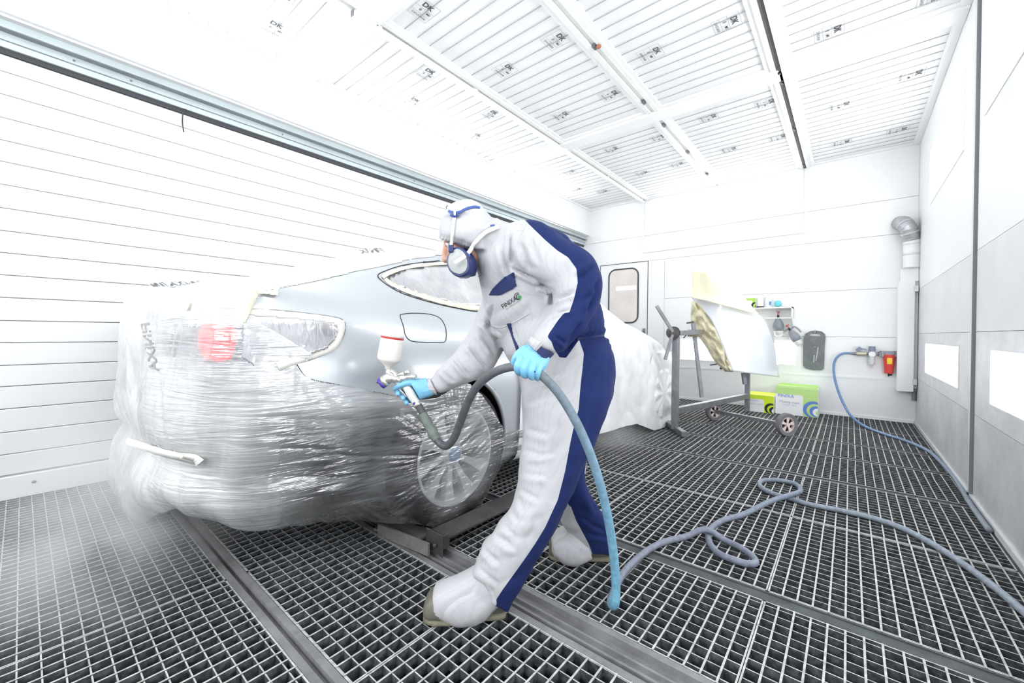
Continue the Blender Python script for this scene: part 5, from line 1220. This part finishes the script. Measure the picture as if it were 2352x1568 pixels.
main = [at(961, 931, 1.448), at(975, 955, 1.44), at(988, 982, 1.43), at(1002, 1008, 1.42), at(1022, 1024, 1.40), at(1040, 1010, 1.375), at(1055, 975, 1.35), at(1072, 930, 1.31), at(1095, 888, 1.27), at(1130, 858, 1.23), at(1165, 844, 1.20), at(1195, 843, 1.19), at(1222, 850, 1.185), at(1250, 867, 1.18), at(1283, 903, 1.17), at(1316, 955, 1.16), at(1345, 1015, 1.16), at(1369, 1080, 1.165), at(1388, 1150, 1.18), at(1402, 1220, 1.20), at(1411, 1290, 1.225), at(1415, 1350, 1.25), at(1412, 1388, 1.27)]
k0 = len(main)
fpts = [(1408, 1400), (1403, 1380), (1420, 1335), (1445, 1300), (1490, 1262), (1530, 1243), (1575, 1232), (1620, 1230), (1665, 1240), (1700, 1257), (1728, 1277), (1735, 1292), (1715, 1294), (1680, 1284), (1645, 1266), (1628, 1240), (1632, 1215), (1660, 1195), (1710, 1180), (1770, 1163), (1815, 1148), (1838, 1128), (1830, 1113), (1800, 1104), (1765, 1102), (1746, 1106), (1748, 1118), (1775, 1133), (1820, 1146), (1860, 1158), (1930, 1172), (2000, 1188), (2070, 1212), (2140, 1248), (2210, 1293), (2280, 1345), (2352, 1405), (2440, 1485)]
F3 = [fl_(*p) for p in fpts]
lift = {0: .0, 8: .004, 9: .006, 16: .028, 17: .030, 20: .034, 21: .02, 28: .0}
F3 = [(p[0], p[1], p[2]+(.028 if i in (7, 19, 20) else 0)) for i, p in enumerate(F3)]
hose('air_hose', main+F3[1:], .0132, [(0, DGY), (.14, DGY), (.2, GY), (.25, (.14, .19, .24)), (.31, (.15, .30, .42)), (.36, LB), (.38, LB), (.40, DU), (.6, (.19, .215, .28)), (.75, (.19, .23, .29)), (1, (.27, .31, .36))],
     label='grey to blue air hose held up by the painter and looping over the grating', cat='hose')
cp = MB().tube([at(960, 930, 1.447), at(966, 940, 1.444), at(968, 944, 1.443)], [.009, .011, .009], 12).tube([at(968, 944, 1.443), at(972, 951, 1.441)], [.0115, .0115], 12)
cpo = cp.build('hose_coupling', CHROME, gun, smooth=True)
SLV = mat('sleeve of worn green rubber', (.16, .19, .17), .8, bump=.5, bscale=40, var=.3, vscale=18)
MB().tube(spline([at(971, 949, 1.442), at(979, 966, 1.437), at(988, 983, 1.431), at(998, 1001, 1.424), at(1004, 1010, 1.419)], 5), [.0155, .016, .0165, .0165, .0162, .0165, .0165, .0168, .017, .0168, .0165, .0172, .018, .0185, .0178, .0172, .0168, .016, .0155, .015, .0145], 14).build('hose_sleeve', SLV, bpy.data.objects['air_hose'], smooth=True)

# ================================================================= LOW CAR DOLLY ON THE RAILS
dl = empty('car_dolly', (-1.3, 1.2, 0), 'dark brown steel dolly frame under the car behind the rear wheel', 'dolly')
gz = .075
A_ = onp(1000, 1210, 2, gz); B_ = onp(1178, 1135, 2, gz)
A_ = np.array([-1.335, 1.155, 0]); 
e0 = onp(992, 1214, 2, .07); e1 = onp(1190, 1122, 2, .07); e2 = onp(1024, 1236, 2, .07); e3 = onp(1200, 1150, 2, .07)
MB().prism([tuple(e0), tuple(e2), tuple(e3), tuple(e1)], (0, 0, -.012)).build('angle_top', DARKST, dl, bevel=.002)
MB().bar(tuple(np.array(e0)-[0, 0, .035]), tuple(np.array(e1)-[0, 0, .035]), .008, .06).build('angle_web', DARKST, dl)
br = MB(); q0 = onp(980, 1215, 2, .07); q1 = onp(1030, 1236, 2, .07); q2 = onp(1016, 1252, 2, .07)
p_ = [onp(979, 1214, 0, -1.33), None]
br.prism([tuple(at(980, 1212, 1.70)), tuple(at(1018, 1232, 1.655)), tuple(at(1018, 1283, 1.655)), tuple(at(980, 1257, 1.70))], tuple(-RT*.006+FW*.012)).build('end_plate', DARKST, dl, bevel=.002)
MB().prism([tuple(at(1018, 1232, 1.65)), tuple(at(1031, 1225, 1.68)), tuple(at(1031, 1256, 1.68)), tuple(at(1018, 1264, 1.65))], tuple(FW*.03)).build('end_block', DARKST, dl, bevel=.003)
MB().lathe([(.009, 0), (.009, .006), (.005, .009)], at(999, 1251, 1.672), -FW, 12).build('bolt', DARKST, dl)
MB().bar(onp(870, 1215, 2, .03), onp(985, 1262, 2, .03), .012, .05).bar(onp(875, 1205, 2, .012), onp(980, 1228, 2, .012), .10, .01).build('cross_plate', mat('dusty plate', (.22, .215, .21), .7, .3, var=.2, vscale=20), dl)

# ================================================================= PANEL STAND
stand = empty('panel_stand', tuple(onp(1549, 993, 2, 0)), 'grey steel turning stand on two wheels carrying a masked white car panel', 'stand')
f1 = onp(1550, 992, 2, 0); f2 = onp(1716, 948, 2, 0)
P1 = np.array(f1); P2_ = np.array(f2); D1_ = (P1-EYE) @ FW; D2_ = (P2_-EYE) @ FW
def sb(mb, name, m_=STEEL, **k): return mb.build(name, m_, stand, **k)
dirb = (P2_-P1)/np.linalg.norm(P2_-P1)
z1t = at(1547, 772, D1_)[2]
sb(MB().bar(P1+[0, 0, .03], (P1[0], P1[1], z1t), .055, .055, up=(0, 1, 0)), 'post', bevel=.004)
z2t = at(1716, 862, D2_)[2]
sb(MB().bar(P2_+[0, 0, .02], (P2_[0], P2_[1], z2t+.35), .05, .05, up=(0, 1, 0)), 'post', bevel=.004)
zb = .20
sb(MB().bar(P1+[0, 0, zb], P2_+[0, 0, zb], .05, .06), 'base_beam', bevel=.004)
fa, fb = onp(1508, 962, 2, 0), onp(1572, 1005, 2, 0); sb(MB().bar(fa+[0, 0, .03], fb+[0, 0, .03], .05, .05), 'foot_bar', bevel=.004)
fa, fb = onp(1508, 962, 2, 0), onp(1560, 930, 2, 0); sb(MB().bar(fa+[0, 0, .05], fb+[0, 0, .05], .035, .035), 'foot_bar', bevel=.004)
w1, w2 = onp(1806, 1001, 2, 0), onp(1640, 965, 2, 0)
sb(MB().bar(w2+[0, 0, .10], w1+[0, 0, .10], .035, .035), 'axle_beam', bevel=.004)
axd = (w1-w2)/np.linalg.norm(w1-w2)
PINK = mat('faded red hub', (.78, .64, .63), .6)
for wp, r_ in ((w1, .105), (w2, .095)):
    W = empty('castor_wheel', tuple(wp+[0, 0, r_])); W.parent = stand; W.matrix_parent_inverse = Matrix.Translation(-Vector(stand.location))
    def wb(mb, name, m_):
        o = mb.build(name, m_, None, smooth=False); o.parent = W; o.matrix_parent_inverse = Matrix.Translation(-Vector(W.location)); return o
    wax = axd*.5-FW*.87; wax = wax-np.array([0, 0, wax[2]]); wax /= np.linalg.norm(wax)
    c = wp+[0, 0, r_]
    wb(MB().lathe([(r_*.66, -.02), (r_*.95, -.024), (r_, -.014), (r_, .014), (r_*.95, .024), (r_*.66, .02)], c, wax, 32, False), 'tyre', mat('grey castor rubber', (.17, .17, .18), .8))
    h = MB(); h.lathe([(r_*.66, -.008), (r_*.68, .016), (r_*.6, .018), (r_*.6, -.008)], c, wax, 32, False).lathe([(r_*.16, -.02), (r_*.16, .024)], c, wax, 12)
    u1 = np.cross(wax, [0, 0, 1]); u2_ = np.array([0, 0, 1.])
    for k in range(5):
        a = 2*PI*k/5+.4; dd = [(math.cos(a+da)*u1+math.sin(a+da)*u2_)*rr_ for da, rr_ in ((-.3, r_*.14), (.3, r_*.14), (.27, r_*.64), (-.27, r_*.64))]
        h.prism([tuple(c+q+wax*.006) for q in dd], tuple(wax*.008))
    wb(h, 'hub', PINK); wb(MB().lathe([(r_*.64, -.012), (r_*.64, -.008)], c, wax, 24), 'hub_back', BLACK)
hubc = at(1547, 764, D1_-.03)
hx = -FW*.93+RT*.2; hx[2] = 0; hx /= np.linalg.norm(hx)
sb(MB().lathe([(.02, -.04), (.055, -.035), (.06, 0), (.057, .02), (.04, .024), (.02, .03)], hubc, hx, 32), 'index_disc', DARKST)
gr = MB()
for k in range(20):
    a = 2*PI*k/20; u1 = np.cross(hx, [0, 0, 1]); q = hubc+(u1*math.cos(a)+np.array([0, 0, 1])*math.sin(a))*.048+hx*.021; gr.lathe([(.004, 0), (.004, .004)], q, hx, 6)
sb(gr, 'index_hole', BLACK)
PT_ = lambda x, y, d=0: at(x, y, D1_+d)
sb(MB().bar(PT_(1508, 702, -.05), PT_(1545, 762, -.05), .028, .028, up=tuple(FW)), 'handle', bevel=.003)
sb(MB().bar(PT_(1544, 768, -.05), PT_(1528, 826, -.05), .026, .026, up=tuple(FW)), 'handle', bevel=.003)
sb(MB().bar(PT_(1558, 765, .05), PT_(1612, 762, .35), .045, .045), 'arm', bevel=.003)
sb(MB().box(-1, -1, -1, 1, 1, 1), 'tmp') if False else None
cl = MB(); cc_ = PT_(1596, 765, .30); cl.bar(cc_-RT*.06, cc_+RT*.06, .07, .07); sb(cl, 'clamp', mat('brassy clamp', (.22, .20, .13), .5, .5), bevel=.004)
sb(MB().bar(PT_(1592, 742, .32), PT_(1612, 912, .25), .032, .032, up=tuple(FW)), 'clamp_bar', bevel=.002)
sb(MB().tube([PT_(1577, 742, .3), PT_(1593, 739, .3)], .008, 8), 'locking_pin', DARKST); sb(MB().tube([PT_(1570, 776, .3), PT_(1580, 765, .3)], .006, 8), 'locking_pin', DARKST)
sb(MB().tube([PT_(1632, 838, .45), PT_(1668, 833, .6)], .007, 8).bar(PT_(1655, 846, .55), PT_(1672, 838, .6), .02, .02).bar(PT_(1660, 838, .55), PT_(1668, 846, .6), .02, .02), 'side_clamp', DARKST)
sb(MB().bar(PT_(1707, 855, .8), PT_(1711, 882, .8), .04, .03, up=tuple(FW)), 'clamp_bar', bevel=.002)
# the panel on it
def pxsheet(rows, nx=24, bulge=.05, wob=0, seed=0):
    S_ = spline([np.r_[l, r] for l, r in rows], 6); P = np.zeros((len(S_), nx, 3))
    for i, s in enumerate(S_):
        for j in range(nx):
            t = j/(nx-1); x = s[0]*(1-t)+s[3]*t; y = s[1]*(1-t)+s[4]*t; D = s[2]*(1-t)+s[5]*t-bulge*math.sin(PI*t)
            if wob: D += wob*(vn(i*.45+seed, j*.5+seed)-.5)
            P[i, j] = at(x, y, D)
    return P
DL, DR = D1_+.35, D1_+.85
PANELW = mat('white primed panel', (.74, .77, .82), .25, coat=.6)
KRAFT = mat('crumpled kraft paper', (.70, .65, .47), .8, bump=.6, bscale=14, dist=.01, var=.15, vscale=8)
YELP = mat('pale yellow masking paper', (.86, .84, .62), .8, bump=.3, bscale=10, dist=.01)
pan = grid_mesh('curved_panel', pxsheet([((1590, 682, DL), (1668, 694, DL+.1)), ((1604, 700, DL), (1722, 712, DR-.2)), ((1628, 728, DL), (1752, 730, DR-.1)), ((1643, 755, DL), (1767, 758, DR-.05)), ((1657, 790, DL), (1780, 795, DR)), ((1669, 822, DL), (1784, 828, DR)), ((1681, 852, DL), (1787, 866, DR))], 30, .16), None, PANELW, None,
     label='large curved white car panel clamped on the grey steel stand', cat='car panel')
s = pan.modifiers.new('t', 'SOLIDIFY'); s.thickness = .012; s.offset = 1
CLIP = mat('slot', (.35, .36, .38), .5)
bvP = bvh_obj(pan)
for (a, b_) in ((1622, 703), (1655, 709)):
    g = MB().tube([hit(a+6*math.cos(t), b_+3*math.sin(t), bvP, .004) or at(a, b_, DL-.1) for t in np.linspace(0, 2*PI, 12)], .0035, 6); g.build('slot', CLIP, pan)
pp = grid_mesh('masking_paper', pxsheet([((1589, 622, DL-.06), (1662, 631, DL+.0)), ((1590, 645, DL-.06), (1692, 662, DL+.10)), ((1590, 665, DL-.06), (1718, 692, DL+.20)), ((1590, 683, DL-.06), (1744, 722, DR-.26))], 20, .18, .01, 3), None, YELP, None,
     label='pale yellow masking paper taped over the top of the white panel', cat='masking paper')
pp.modifiers.new('t', 'SOLIDIFY').thickness = .003
pk = grid_mesh('masking_paper', pxsheet([((1589, 690, DL+.04), (1600, 696, DL-.01)), ((1587, 715, DL+.07), (1618, 712, DL-.01)), ((1588, 740, DL+.10), (1636, 737, DL-.02)), ((1603, 770, DL+.12), (1648, 768, DL-.02)), ((1622, 798, DL+.12), (1662, 800, DL-.02)), ((1640, 828, DL+.1), (1673, 828, DL-.02)), ((1666, 853, DL+.06), (1684, 854, DL-.01))], 14, .04, .12, 9), None, KRAFT, None,
     label='crumpled brown masking paper hanging from the left edge of the white panel', cat='masking paper')
pk.modifiers.new('t', 'SOLIDIFY').thickness = .004

# ================================================================= BACK WALL THINGS
GREEN = mat('lime green card', (.42, .66, .10), .5); GREENL = mat('soft green card', (.50, .72, .26), .5); BOXW = mat('white card', (.84, .85, .86), .55); BLUEP = mat('blue print', (.12, .24, .60), .5); GREYP = mat('grey print', (.42, .46, .58), .6)
def carton(name, x0, x1, y0, y1, z1, gm, label, words, sw, z0=0, group=None, topopen=False):
    o = MB().box(x0, y0, z0, x1, y1, z1).build(name, BOXW, None, bevel=.003); tag(o, label, 'box', group)
    W_, H_ = x1-x0, z1-z0; yf = y0-.0015
    def pl_(poly, m_, nm, k=0): g = MB(); g.prism([(x0+W_*a, yf-k*.0006, z0+H_*b_) for a, b_ in poly], (0, .001, 0)); return g.build(nm, m_, o)
    pl_([(0, .80), (.70, .80), (.70, 0.3), (.78, .0), (1, 0), (1, 1), (0, 1)] if False else [(0, .76), (1, .76), (1, 1), (0, 1)], gm, 'green_band')
    n_ = 10; pts = [(.66-.06+.06*math.sin(t), .76-.08+.08*math.cos(t)) for t in np.linspace(0, PI/2, n_)]
    pl_([(.60, .76)]+pts[1:]+[(.66, .0), (1, 0), (1, .76)], gm, 'green_band')
    g = MB(); g.box(x1, y0+.01, z0+.01, x1+.001, y1-.01, z1-.01); g.build('side_print', BOXW, o)
    MB().box(x0+.005, y0+.01, z1, x1-.005, y1-.01, z1+.0015).build('top_print', gm, o)
    for k, (r0, r1, m_) in enumerate(((.0, .27, sw), (.0, .21, gm), (0.0, .17, sw), (0, .12, BOXW), (0, .08, gm))):
        cx_, cz_ = x0+W_*.90+k*.012, z0+H_*.27-k*.008; P = []
        for t in np.linspace(.5, 2*PI-.5, 24) if k == 0 else np.linspace(0, 2*PI, 24):
            X = min(cx_+r1*H_*1.15*math.cos(t), x1-.002); Z_ = max(cz_+r1*H_*1.15*math.sin(t), z0+.003); P.append((X, yf-.001*(k+1), Z_))
        MB().prism(P, (0, .0008, 0)).build('swirl', m_, o)
    for s_, cx_, cz_, sz, m_ in words:
        g = MB(); put_text(g, s_, sz, (x0+W_*cx_, yf-.001, z0+H_*cz_), (1, 0, 0), (0, 0, 1), False); g.build('print', m_, o)
    return o
bx = carton('cardboard_box', -.665, -.262, 5.66, 5.97, .312, GREENL, 'larger green and white cardboard box on the floor by the back wall', [('FINIXA', .26, .69, .05, BLUEP), ('Mixing cups', .34, .47, .042, GREYP), ('Gobelets  Vasos', .34, .36, .02, GREYP)], BLUEP)
for k, x in enumerate((-.22, -.17, -.12)): MB().lathe([(.025, 0), (.03, .05)], (-.665+.403*(.3+k*.10), 5.655, .05), (0, 0, 1), 12) if False else None
MB().box(-.66, 5.67, .313, -.27, 5.68, .33).build('open_flap', GREENL, bx); MB().box(-.66, 5.95, .313, -.27, 5.96, .335).build('open_flap', GREENL, bx)
carton('cardboard_box', -.955, -.672, 5.60, 5.93, .205, mat('bright lime card', (.62, .82, .02), .5), 'smaller lime and white cardboard box beside the larger green one', [('FINIXA', .25, .66, .036, GREYP), ('Masking cover', .32, .48, .03, GREYP)], BLACK)
# shelf
sh_ = empty('wall_shelf', (-.78, YB-.11, 1.25), 'white wall shelf with a low open tray under it', 'shelf')
x0s, x1s = -1.10, -.535
yS = YB-.22
def yp(px, py, y=yS): return onp(px, py, 1, y)
zt = yp(1780, 705)[2]; x1s = yp(1819, 705)[0]; zbS = yp(1800, 731)[2]
MB().box(x0s, yS, zt-.012, x1s, YB, zt).build('shelf_board', WHITE2, sh_); MB().box(x0s, yS, zbS, x1s, yS+.008, zbS+.012).box(x0s, YB-.01, zbS-.0, x1s, YB, zt).build('shelf_rail', WHITE2, sh_)
g = MB(); g.prism([(x1s-.006, yS, zt), (x1s-.006, YB, zt), (x1s-.006, YB, zbS-.10), (x1s-.006, yS, zbS)], (.006, 0, 0)).build('shelf_bracket', WHITE2, sh_)
MB().tube([(yp(1787, 707)[0]+.02*math.cos(t), yS-.005, yp(1787, 712)[2]+.02*math.sin(t)) for t in np.linspace(0, 2*PI, 16)], .0025, 6).build('wire_ring', STEEL, sh_)
PLW = mat('white plastic', (.82, .83, .84), .35); CYAN = mat('turquoise plastic', (.18, .62, .70), .35, var=.15, vscale=60)
ym = YB-.12
xb0, xb1 = yp(1715, 700, ym)[0], yp(1738, 700, ym)[0]
carton('cardboard_box', xb0, xb1, ym-.06, ym+.08, yp(1735, 685, ym)[2], GREEN, 'small lime and white box standing on the wall shelf', [], BLACK, zt)
for k, pxb in enumerate((1746, 1765)):
    xb = yp(pxb, 700, ym)[0]; zz_ = yp(pxb, 674, ym)[2]; hgt = zz_-zt
    g = MB().lathe([(.036, 0), (.038, .01), (.038, hgt*.55), (.030, hgt*.75), (.012, hgt*.86), (.012, hgt*.9)], (xb, ym, zt), (0, 0, 1), 20)
    o = g.build('bottle', PLW, None, smooth=True); tag(o, ['white plastic bottle on the shelf beside the small lime box', 'white plastic bottle with a blue label, near the turquoise ball on the shelf'][k], 'bottle', 'bottles on the wall shelf')
    MB().lathe([(.014, 0), (.014, hgt*.07), (.006, hgt*.09), (.006, hgt*.12)], (xb, ym, zt+hgt*.88), (0, 0, 1), 14).build('cap', PLW, o)
    if k == 0: MB().lathe([(.039, 0), (.039, .018)], (xb, ym, zt+.002), (0, 0, 1), 20).build('black_print', BLACK, o)
    else: MB().box(xb+.012, ym-.040, zt+.03, xb+.034, ym-.034, zt+.075).build('blue_label', BLUEP, o)
xb = yp(1788, 697, ym)[0]; g = MB(); g.lathe([(.012, -.042), (.036, -.03), (.046, 0), (.036, .03), (.012, .042)], (xb, ym, zt+.048), (0, 0, 1), 18)
o = g.build('crumpled_wrap', CYAN, None, smooth=True); tag(o, 'turquoise crumpled ball on the wall shelf beside the bottles', 'wrap'); cloth_noise(o, .02, .012)
xb = yp(1806, 703, ym)[0]; tag(MB().lathe([(.03, 0), (.032, .008), (.01, .012)], (xb, ym, zt), (0, 0, 1), 16).build('lime_pad', mat('lime pad', (.75, .82, .35), .7)), 'flat pale lime pad at the end of the wall shelf', 'pad')
# grey covered pump flasks
GREYB = mat('grey coated bottle', (.27, .29, .32), .55, var=.12, vscale=20); REDK = mat('faded red knob', (.62, .16, .18), .5)
yw2 = YB-.09
def flask(px0, py0, px1, py1, lab, wid):
    a = onp(px0, py0, 1, yw2); b_ = onp(px1, py1, 1, yw2); d = np.array(a)-np.array(b_); L_ = np.linalg.norm(d); d /= L_
    R_ = empty('pump_sprayer', tuple(b_), lab, 'sprayer', 'pump sprayers on the back wall')
    MB().lathe([(wid*.5, 0), (wid*.75, .015), (wid*.86, L_*.2), (wid*.88, L_*.24)], b_, d, 20).build('bottle_base', mat('clear base', (.72, .72, .70), .3), R_, smooth=True)
    MB().lathe([(wid*.9, L_*.22), (wid, L_*.38), (wid*.95, L_*.5), (wid*.5, L_*.68), (wid*.36, L_*.72)], b_, d, 20).build('bottle_body', GREYB, R_, smooth=True)
    MB().lathe([(wid*.22, L_*.70), (wid*.22, L_*.84)], b_, d, 14).build('neck', BLACK, R_); MB().lathe([(wid*.12, L_*.84), (wid*.14, L_*.92), (wid*.38, L_*.97), (wid*.30, L_)], b_, d, 14).build('pump_knob', REDK, R_)
    return R_
flask(1787, 714, 1788, 772, 'grey pump sprayer with a faded red knob hanging upright below the shelf', .058)
r2 = flask(1807, 746, 1837, 793, 'tilted grey pump sprayer hanging beside the dark mat', .056)
MB().tube(spline([onp(1815, 758, 1, yw2), onp(1824, 750, 1, yw2), onp(1834, 756, 1, yw2), onp(1840, 763, 1, yw2)], 4), .009, 8).build('trigger_handle', GREYB, r2)
MB().tube([onp(1810, 756, 1, yw2), onp(1800, 762, 1, yw2)], [.014, .006], 8).build('spray_nozzle', GREYB, r2)
# dark mat with a hand hole
ymt = YB-.02
def mp_(x, y): return onp(x, y, 1, ymt)
outl = [(1846, 775), (1850, 766), (1862, 760), (1875, 759), (1888, 761), (1895, 767), (1896, 775), (1894, 800), (1893, 840), (1892, 847), (1886, 850), (1866, 849), (1851, 846), (1845, 840), (1845, 800)]
hole = [(1859, 769), (1862, 766), (1882, 766), (1885, 769), (1884, 772), (1861, 771)]
bm = bmesh.new(); vo = [bm.verts.new(mp_(*p)) for p in outl]; vh = [bm.verts.new(mp_(*p)) for p in hole]
eo = [bm.edges.new((vo[i], vo[(i+1) % len(vo)])) for i in range(len(vo))]; eh = [bm.edges.new((vh[i], vh[(i+1) % len(vh)])) for i in range(len(vh))]
bmesh.ops.triangle_fill(bm, use_beauty=True, edges=eo+eh); me = bpy.data.meshes.new('m'); bm.to_mesh(me); bm.free()
matt = mkobj('kneeling_mat', me, None, mat('worn grey rubber', (.17, .18, .19), .75, var=.2, vscale=10, bump=.3, bscale=30)); tag(matt, 'dark grey rubber mat with a hand hole hanging on the back wall', 'mat')
s = matt.modifiers.new('t', 'SOLIDIFY'); s.thickness = .016; s.offset = 0
MB().lathe([(.02, 0), (.012, .03)], mp_(1872, 762), (0, -1, 0), 10).build('hook', STEEL, matt)
sc_m = mat('pale paint streak', (.65, .68, .7), .6)
for pts in ([(1879, 797), (1877, 812), (1874, 828)], [(1870, 815), (1869, 832)], [(1872, 795), (1872, 797)]): MB().tube([onp(a, b_, 1, ymt-.0095) for a, b_ in spline(P2(pts), 3)], .004, 6).build('paint_streak', sc_m, matt)
# air regulator
yr = YB-.06
R1 = lambda x, y: onp(x, y, 1, yr)
reg = empty('air_regulator', tuple(R1(2002, 812)), 'steel air regulator with gauge, valve and filter bowl on the back wall', 'regulator')
PX5 = 5.2/FPX
MB().tube([R1(1967, 812), R1(1990, 812)], .026, 14).build('ball_valve', mat('brass dull', (.50, .49, .38), .4, .5), reg); MB().tube([R1(1950, 811), R1(1967, 812)], [.012, .016], 10).build('hose_tail', STEEL, reg)
MB().bar(R1(1968, 806), R1(1978, 798), .03, .04).bar(R1(1978, 800), R1(1990, 803), .02, .012).build('valve_lever', mat('blue grey plastic', (.22, .25, .33), .5), reg)
MB().tube([R1(1990, 812), R1(2030, 813)], .012, 10).build('pipe', STEEL, reg); MB().tube([R1(2003, 806), R1(2003, 795)], [.03, .028], 16).build('regulator_knob', mat('blue grey knob', (.22, .26, .36), .5), reg)
MB().lathe([(.034, 0), (.034, .05)], R1(2003, 813)+np.array([0, .03, 0]), (0, -1, 0), 20).build('gauge', STEEL, reg); MB().lathe([(.029, 0), (.029, .003)], R1(2003, 813)+np.array([0, -.02, 0]), (0, -1, 0), 20).build('gauge_face', PLW, reg)
MB().tube([R1(2003, 818), R1(2002, 836), R1(2002, 840), R1(2002, 845)], [.026, .024, .010, .008], 14).build('filter_bowl', mat('clear bowl', (.66, .68, .70), .25), reg)
MB().tube([R1(2022, 808), R1(2022, 818)], .02, 10).tube([R1(2027, 806), R1(2027, 819)], .024, 10).tube([R1(2057, 806), R1(2057, 819)], .022, 10).build('union_nut', STEEL, reg)
rf = empty('air_filter', tuple(R1(2042, 830)), 'red air filter housing with a yellow label beside the regulator', 'filter')
MB().tube([R1(2042, 806), R1(2042, 814)], [.05, .052], 18).build('filter_head', GREYB, rf)
MB().tube([R1(2042, 813), R1(2042, 835), R1(2041, 857)], [.05, .043, .036], 20).build('filter_housing', mat('red housing', (.72, .06, .05), .4), rf)
lb = R1(2042, 829); MB().box(lb[0]-.018, lb[1]-.052, lb[2]-.03, lb[0]+.022, lb[1]-.046, lb[2]+.035).build('yellow_label', mat('yellow label', (.90, .62, .03), .5), rf)
MB().tube([R1(2041, 857), R1(2041, 864)], .006, 8).tube([R1(2041, 861), R1(2049, 860)], .008, 8).build('drain_tap', BLACK, rf)
# wall hose
BLH = (.17, .28, .50)
hose('air_hose', [R1(1952, 811), R1(1935, 812), R1(1921, 822), R1(1915, 840), onp(1917, 868, 1, 5.93), onp(1926, 900, 1, 5.88), onp(1938, 928, 1, 5.80), onp(1955, 955, 1, 5.70), onp(1985, 978, 2, .02), onp(2030, 996, 2, .013), onp(2080, 1012, 2, .013), onp(2130, 1034, 2, .013), onp(2160, 1060, 2, .013), onp(2195, 1100, 2, .013), (.515, 3.3, .013), (.515, 2.9, .013)], .0125, [(0, BLH), (.5, BLH), (.7, (.22, .30, .42)), (1, (.25, .28, .32))], 12, 8,
     label='thin blue air hose hanging from the wall regulator and running along the right wall', cat='hose')
# tall white cabinet and duct in the far right corner
cb = empty('wall_cabinet', (.47, YB-.1, .9), 'tall narrow white metal cabinet in the far right corner', 'cabinet')
MB().box(.385, YB-.16, .345, .512, YB, 1.49).build('cabinet_door', WHITE, cb, bevel=.004); MB().box(.405, YB-.12, 1.49, .54, YB, 1.63).build('cabinet_top', WHITE, cb, bevel=.003); MB().box(.514, YB-.10, .38, .54, YB, 1.49).build('cabinet_body', WHITE2, cb)
MB().box(.50, YB-.17, 1.38, .535, YB-.14, 1.44).box(.50, YB-.17, .42, .535, YB-.14, .48).build('hinge', GALV2, cb); MB().tube([(.525, YB-.07, .345), (.525, YB-.07, .25)], .02, 12).build('drain_pipe', STEEL, cb)
du = empty('air_duct', (.48, YB-.09, 1.8), 'ribbed flexible duct bending out of the white corner cabinet', 'duct')
D_ = spline([(.487, YB-.11, 1.63), (.487, YB-.11, 1.80), (.482, YB-.12, 1.92), (.455, YB-.15, 2.03), (.42, YB-.12, 2.10), (.40, YB-.02, 2.13)], 10)
k3 = len(D_)*2//5
MB().tube(D_[:k3+1], [.068+.002*math.sin(i*2.2) for i in range(k3+1)], 24).build('white_duct', WHITE2, du, smooth=True); MB().tube(D_[k3:], [.07+.003*math.sin(i*2.2) for i in range(len(D_)-k3)], 24).build('foil_duct', mat('foil duct', (.45, .46, .48), .35, .5, bump=.4, bscale=30), du, smooth=True)
for k in (8, 16, 26, 36): 
    if k < len(D_)-1: MB().tube([D_[k], D_[k+1]], .073, 24).build('duct_clamp', GALV2, du)

# ================================================================= OVERSPRAY MIST
def mist(name, loc, rad, dens, label, seed=0, scale=2.2, rot=(0, 0, 0)):
    m = bpy.data.materials.new(name); m.use_nodes = True; nt = m.node_tree; N = nt.nodes; L = nt.links; N.clear(); out = N.new('ShaderNodeOutputMaterial'); v = N.new('ShaderNodeVolumeScatter'); v.inputs['Color'].default_value = (.97, .97, .98, 1); v.inputs['Anisotropy'].default_value = 0
    tc = N.new('ShaderNodeTexCoord'); ln = N.new('ShaderNodeVectorMath'); ln.operation = 'LENGTH'; L.new(tc.outputs['Object'], ln.inputs[0])
    f = N.new('ShaderNodeMapRange'); f.interpolation_type = 'SMOOTHSTEP'; f.inputs[1].default_value = 1; f.inputs[2].default_value = .1; f.inputs[3].default_value = 0; f.inputs[4].default_value = 1; L.new(ln.outputs['Value'], f.inputs[0])
    n = N.new('ShaderNodeTexNoise'); n.inputs['Scale'].default_value = scale; n.inputs['Detail'].default_value = 3; mp = N.new('ShaderNodeMapping'); mp.inputs['Location'].default_value = (seed, 0, 0); L.new(tc.outputs['Object'], mp.inputs[0]); L.new(mp.outputs[0], n.inputs['Vector'])
    r = N.new('ShaderNodeMapRange'); r.inputs[1].default_value = .36; r.inputs[2].default_value = .62; L.new(n.outputs[0], r.inputs[0])
    a = N.new('ShaderNodeMath'); a.operation = 'MULTIPLY'; L.new(f.outputs[0], a.inputs[0]); L.new(r.outputs[0], a.inputs[1]); b_ = N.new('ShaderNodeMath'); b_.operation = 'MULTIPLY'; b_.inputs[1].default_value = dens; L.new(a.outputs[0], b_.inputs[0]); L.new(b_.outputs[0], v.inputs['Density']); L.new(v.outputs[0], out.inputs['Volume'])
    bm = bmesh.new(); bmesh.ops.create_icosphere(bm, subdivisions=3, radius=1); me = bpy.data.meshes.new(name); bm.to_mesh(me); bm.free(); o = mkobj(name, me, None, m); o.location = loc; o.scale = rad; o.rotation_euler = rot
    tag(o, label, 'mist', None, 'stuff'); return o
mist('overspray_mist', (-2.20, .30, .28), (.62, .50, .50), 1.9, 'white overspray cloud drifting over the grating behind the car', 1.3, 1.6)
mist('overspray_mist', (-1.75, 2.9, .12), (.8, .55, .22), 2.0, 'thin overspray mist hanging under the car door beside the front wheel', 5.1, 1.5)

mist('overspray_mist', (-2.0, .12, .16), (.62, .42, .24), 2.6, 'low wisps of overspray over the grating at the left, in front of the film', 9.4, 2.2)
